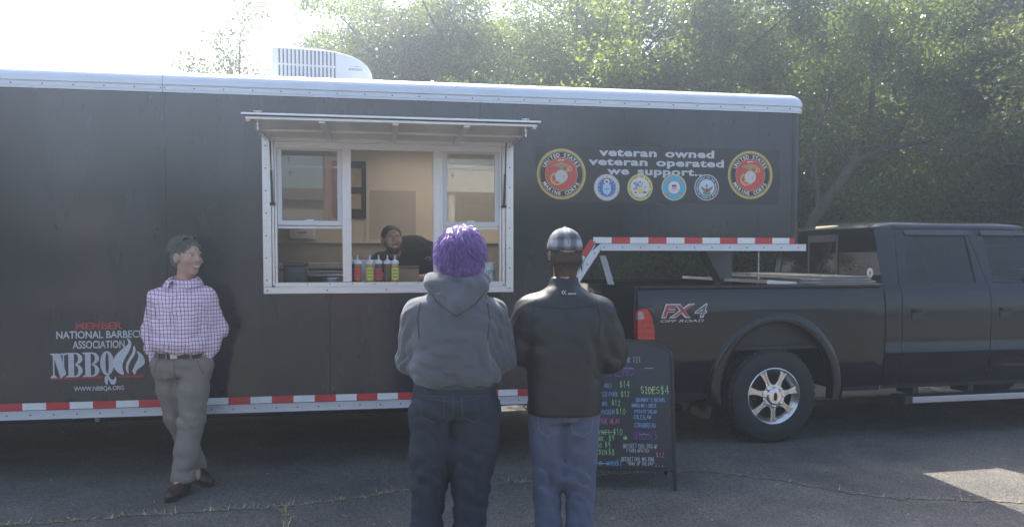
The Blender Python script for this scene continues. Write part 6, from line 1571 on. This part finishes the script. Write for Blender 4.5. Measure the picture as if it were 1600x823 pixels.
def forked_tree():
    """leaning trunk with bare dark forks in front of its own foliage"""
    rng = np.random.default_rng(31); rr = random.Random(31); tb = MB()
    B = lambda *p: [Vector(q) for q in p]
    limbs = [(B((-.75, 0, -.1), (-.45, .05, 1.0), (-.10, .0, 2.1), (.20, -.05, 2.55), (.5, 0, 2.95)), (.13, .10, .085, .08, .07)),
             (B((.5, 0, 2.95), (.62, .05, 3.3), (.78, .1, 3.75), (.85, .2, 4.4), (1.1, .3, 5.2)), (.055, .05, .04, .03, .015)),
             (B((.5, 0, 2.95), (.85, -.1, 3.12), (1.2, -.1, 3.2), (1.75, 0, 3.3), (2.3, .2, 3.7)), (.055, .05, .04, .03, .012)),
             (B((.98, -.1, 3.15), (1.2, 0, 3.5), (1.45, .1, 3.95), (1.8, .2, 4.6)), (.045, .04, .03, .015)),
             (B((.0, 0, 2.25), (-.05, .1, 2.9), (.05, .2, 3.5), (.3, .3, 4.2)), (.04, .035, .028, .014)),
             (B((-.2, 0, 1.8), (-.6, .2, 2.3), (-.9, .4, 3.0), (-1.0, .5, 3.8)), (.045, .035, .028, .014))]
    C = []; Rr = []
    for pts, rs in limbs:
        tb.tube(pts, list(rs), 8, cap=False)
        for k in range(5):
            a = pts[-1].lerp(pts[-2], rr.random()); e = a + Vector((rr.gauss(0, .5), rr.gauss(.35, .4), rr.gauss(.5, .35))); tb.tube([a, a.lerp(e, .5) + Vector((0, 0, .08)), e], [.014, .010, .005], 5, cap=False)
            C.append(tuple(e)); Rr.append(.5 * rr.uniform(.7, 1.1))
    for _ in range(75):
        x = rr.uniform(-1.8, 3.0); z = rr.uniform(1.2, 7.0); y = rr.uniform(.75, 2.2) if z < 4.0 else rr.uniform(-.6, 2.0)
        C.append((x, y, z)); Rr.append(.5 * rr.uniform(.7, 1.15))
    V, F = leaves(rng, C, Rr, 420, .066)
    return tb.mesh('trunk'), np_mesh('crown', V, F)
multi = forked_tree()
G = 'trees behind the trailer'
plant(openT, 'tree', (-3.45, 16.2, 0), .4, (.72, .72, .85), LM[2], 'pale thin tree at the left end of the tree line', 'tree', G)
plant(openT, 'tree', (-2.1, 15.4, 0), 2.1, (.85, .85, .9), LM[2], 'open-crowned tree rising right behind the roof air conditioner', 'tree', G)
plant(openT, 'tree', (-.5, 14.4, 0), 4.0, (.95, .95, .88), LM[0], 'leafy tree just right of the air conditioner', 'tree', G)
plant(dense, 'tree', (1.1, 15.4, 0), 1.0, (1.12, 1.12, .95), LM[0], 'dense tree behind the middle of the trailer', 'tree', G)
plant(dense2, 'tree', (3.4, 15.7, 0), 2.6, (1.12, 1.12, .93), LM[1], 'dark dense tree behind the round seals', 'tree', G)
plant(multi, 'tree', (4.75, 12.1, 0), 0.0, 1.05, LM[0], 'tree with forked bare trunk beside the trailer nose', 'tree', G)
plant(dense, 'tree', (7.6, 14.6, 0), 3.3, (1.08, 1.08, .9), LM[0], 'full tree above the rear of the truck cab', 'tree', G)
plant(dense2, 'tree', (10.2, 14.4, 0), 5.0, (1.08, 1.08, .86), LM[2], 'broad sunlit tree at the right edge', 'tree', G)
plant(dense, 'tree', (13.0, 14.4, 0), .9, (1.08, 1.08, .9), LM[1], 'broad tree beyond the right edge of the picture', 'tree', G)
for i, (x, y, p_, r_, lm) in enumerate(((.6, 20.0, dense2, .3, 1), (3.4, 20.2, dense, 1.3, 1), (6.0, 19.0, dense2, 2.3, 1), (9.0, 18.4, dense, 4.1, 0), (12.4, 18.4, dense2, 5.2, 1), (-1.2, 18.6, openT, 3.0, 0))):
    plant(p_, 'tree', (x, y, 0), r_, (1.1, 1.1, .92), LM[lm], 'tree in the back row that fills the gaps of the tree line', 'tree', 'back row of trees')
for i, (x, y, r_, s_, lm) in enumerate(((3.5, 14.4, 0, .9, 1), (5.4, 13.6, 1.2, .8, 1), (6.8, 13.2, 2.2, .95, 0), (8.3, 13.0, 3.5, 1.0, 1), (9.7, 12.9, 4.4, 1.0, 1), (11.3, 12.9, 5.1, 1.05, 0), (2.2, 14.0, .6, 1.0, 1), (.8, 14.2, 3.1, 1.0, 1))):
    plant(shrub, 'shrub', (x, y, 0), r_, s_, LM[lm], 'dark shrub in the undergrowth below the trees', 'shrub', 'undergrowth shrubs')
for (x, y, r_, p_, lb) in ((-8.5, -9.0, .7, dense, 'leafy tree added for reflections, left of the shop'), (9.5, -11.0, 2.2, openT, 'open-crowned tree added for reflections, right of the shop'), (-3.6, -13.5, 4.0, sparse, 'thin young tree added for reflections in front of the shop')):
    plant(p_, 'tree', (x, y, 0), r_, .8, LM[1], lb, 'tree', 'unseen trees added for reflections')  # out-of-view trees added to vary the reflections on the trailer side
# strip of weeds and dirt at the foot of the trees
vg = MB(); vg.add([(-30, 11.6, .004), (30, 11.2, .004), (30, 60, .004), (-30, 60, .004)], [(0, 1, 2, 3)])
tag(vg.build('terrain', mat('verge_soil', (.10, .085, .05), .95, var=.5, vscale=3, bump=.5, bscale=20, dirt=(.06, .08, .03), dscale=1.5, damt=.9)), 'grassy soil under the trees', 'terrain', kind='structure')
# ------------------------------------------------------------------ across the lot, behind the camera (it shows as a reflection in the panes)
BB = empty('brick_building', (-2, -17, 0), 0, 'long brick shop building with white fascia reflected in the window panes', 'building')
def brick_mat():
    m = bpy.data.materials.new('red_brick'); m.use_nodes = True; N = m.node_tree.nodes; L = m.node_tree.links; b = N['Principled BSDF']
    tc = N.new('ShaderNodeTexCoord'); mp = N.new('ShaderNodeMapping'); mp.inputs['Rotation'].default_value = (R(90), 0, 0); L.new(tc.outputs['Object'], mp.inputs[0])
    t = N.new('ShaderNodeTexBrick'); t.inputs['Scale'].default_value = 4.0; t.inputs['Color1'].default_value = (.28, .10, .07, 1); t.inputs['Color2'].default_value = (.35, .15, .10, 1); t.inputs['Mortar'].default_value = (.35, .33, .3, 1)
    L.new(mp.outputs[0], t.inputs[0]); L.new(t.outputs[0], b.inputs['Base Color']); b.inputs['Roughness'].default_value = .85
    return m
m = MB(); m.box(-16, 16, -10, 0, 0, 3.7); m.build('wall', mat('grey_stucco', (.30, .295, .29), .85, var=.1, vscale=2), BB)
m = MB(); m.box(-16.2, 16.2, -10.2, .25, 3.7, 4.1); m.build('roof', mat('grey_shingle', (.16, .15, .145), .8, var=.2), BB)
m = MB(); m.box(2.85, 4.6, .05, .9, 0, 5.7); m.build('brick_pier', brick_mat(), BB)
m = MB(); m.box(6.6, 15, .3, 2.4, 3.95, 4.9); m.build('canopy', mat('white_fascia', (.75, .75, .73), .6), BB)
for x in (7, 10.8, 14.4):
    m = MB(); m.box(x, x + .2, 2.1, 2.3, 0, 3.95); m.build('canopy_post', MATS['white_fascia'], BB)
for x in (-13, -9.5, -4.5, -1, 5, 8, 11.5):
    m = MB(); m.box(x, x + 1.5, .0, .03, .8, 2.4); w_ = m.build('window', mat('shop_glass', (.05, .06, .07), .05), BB)
    m = MB(); m.box(x - .08, x, .0, .06, .72, 2.48); m.box(x + 1.5, x + 1.58, .0, .06, .72, 2.48); m.box(x, x + 1.5, .0, .06, 2.4, 2.48); m.box(x, x + 1.5, 0, .06, .72, .8); m.build('window_frame', aluw, w_)
m = MB(); m.box(1.2, 2.3, .001, .05, 0, 2.3); m.build('door', mat('door_grey', (.2, .2, .21), .4), BB)
# ------------------------------------------------------------------ added scattering air volume that stands in for lens glare
hz_ = MB(); hz_.box(-45, 45, -32, 62, -1.0, 12.5)
hm = bpy.data.materials.new('glare_veil'); hm.use_nodes = True; N = hm.node_tree.nodes; N.clear()
o_ = N.new('ShaderNodeOutputMaterial'); pv = N.new('ShaderNodeVolumePrincipled'); pv.inputs['Color'].default_value = (.76, .86, 1, 1); pv.inputs['Density'].default_value = .0145; pv.inputs['Anisotropy'].default_value = .82
hm.node_tree.links.new(pv.outputs[0], o_.inputs['Volume'])
tag(hz_.build('glare_veil', hm), 'added thin air volume standing in for lens glare', 'glare_veil', kind='stuff')
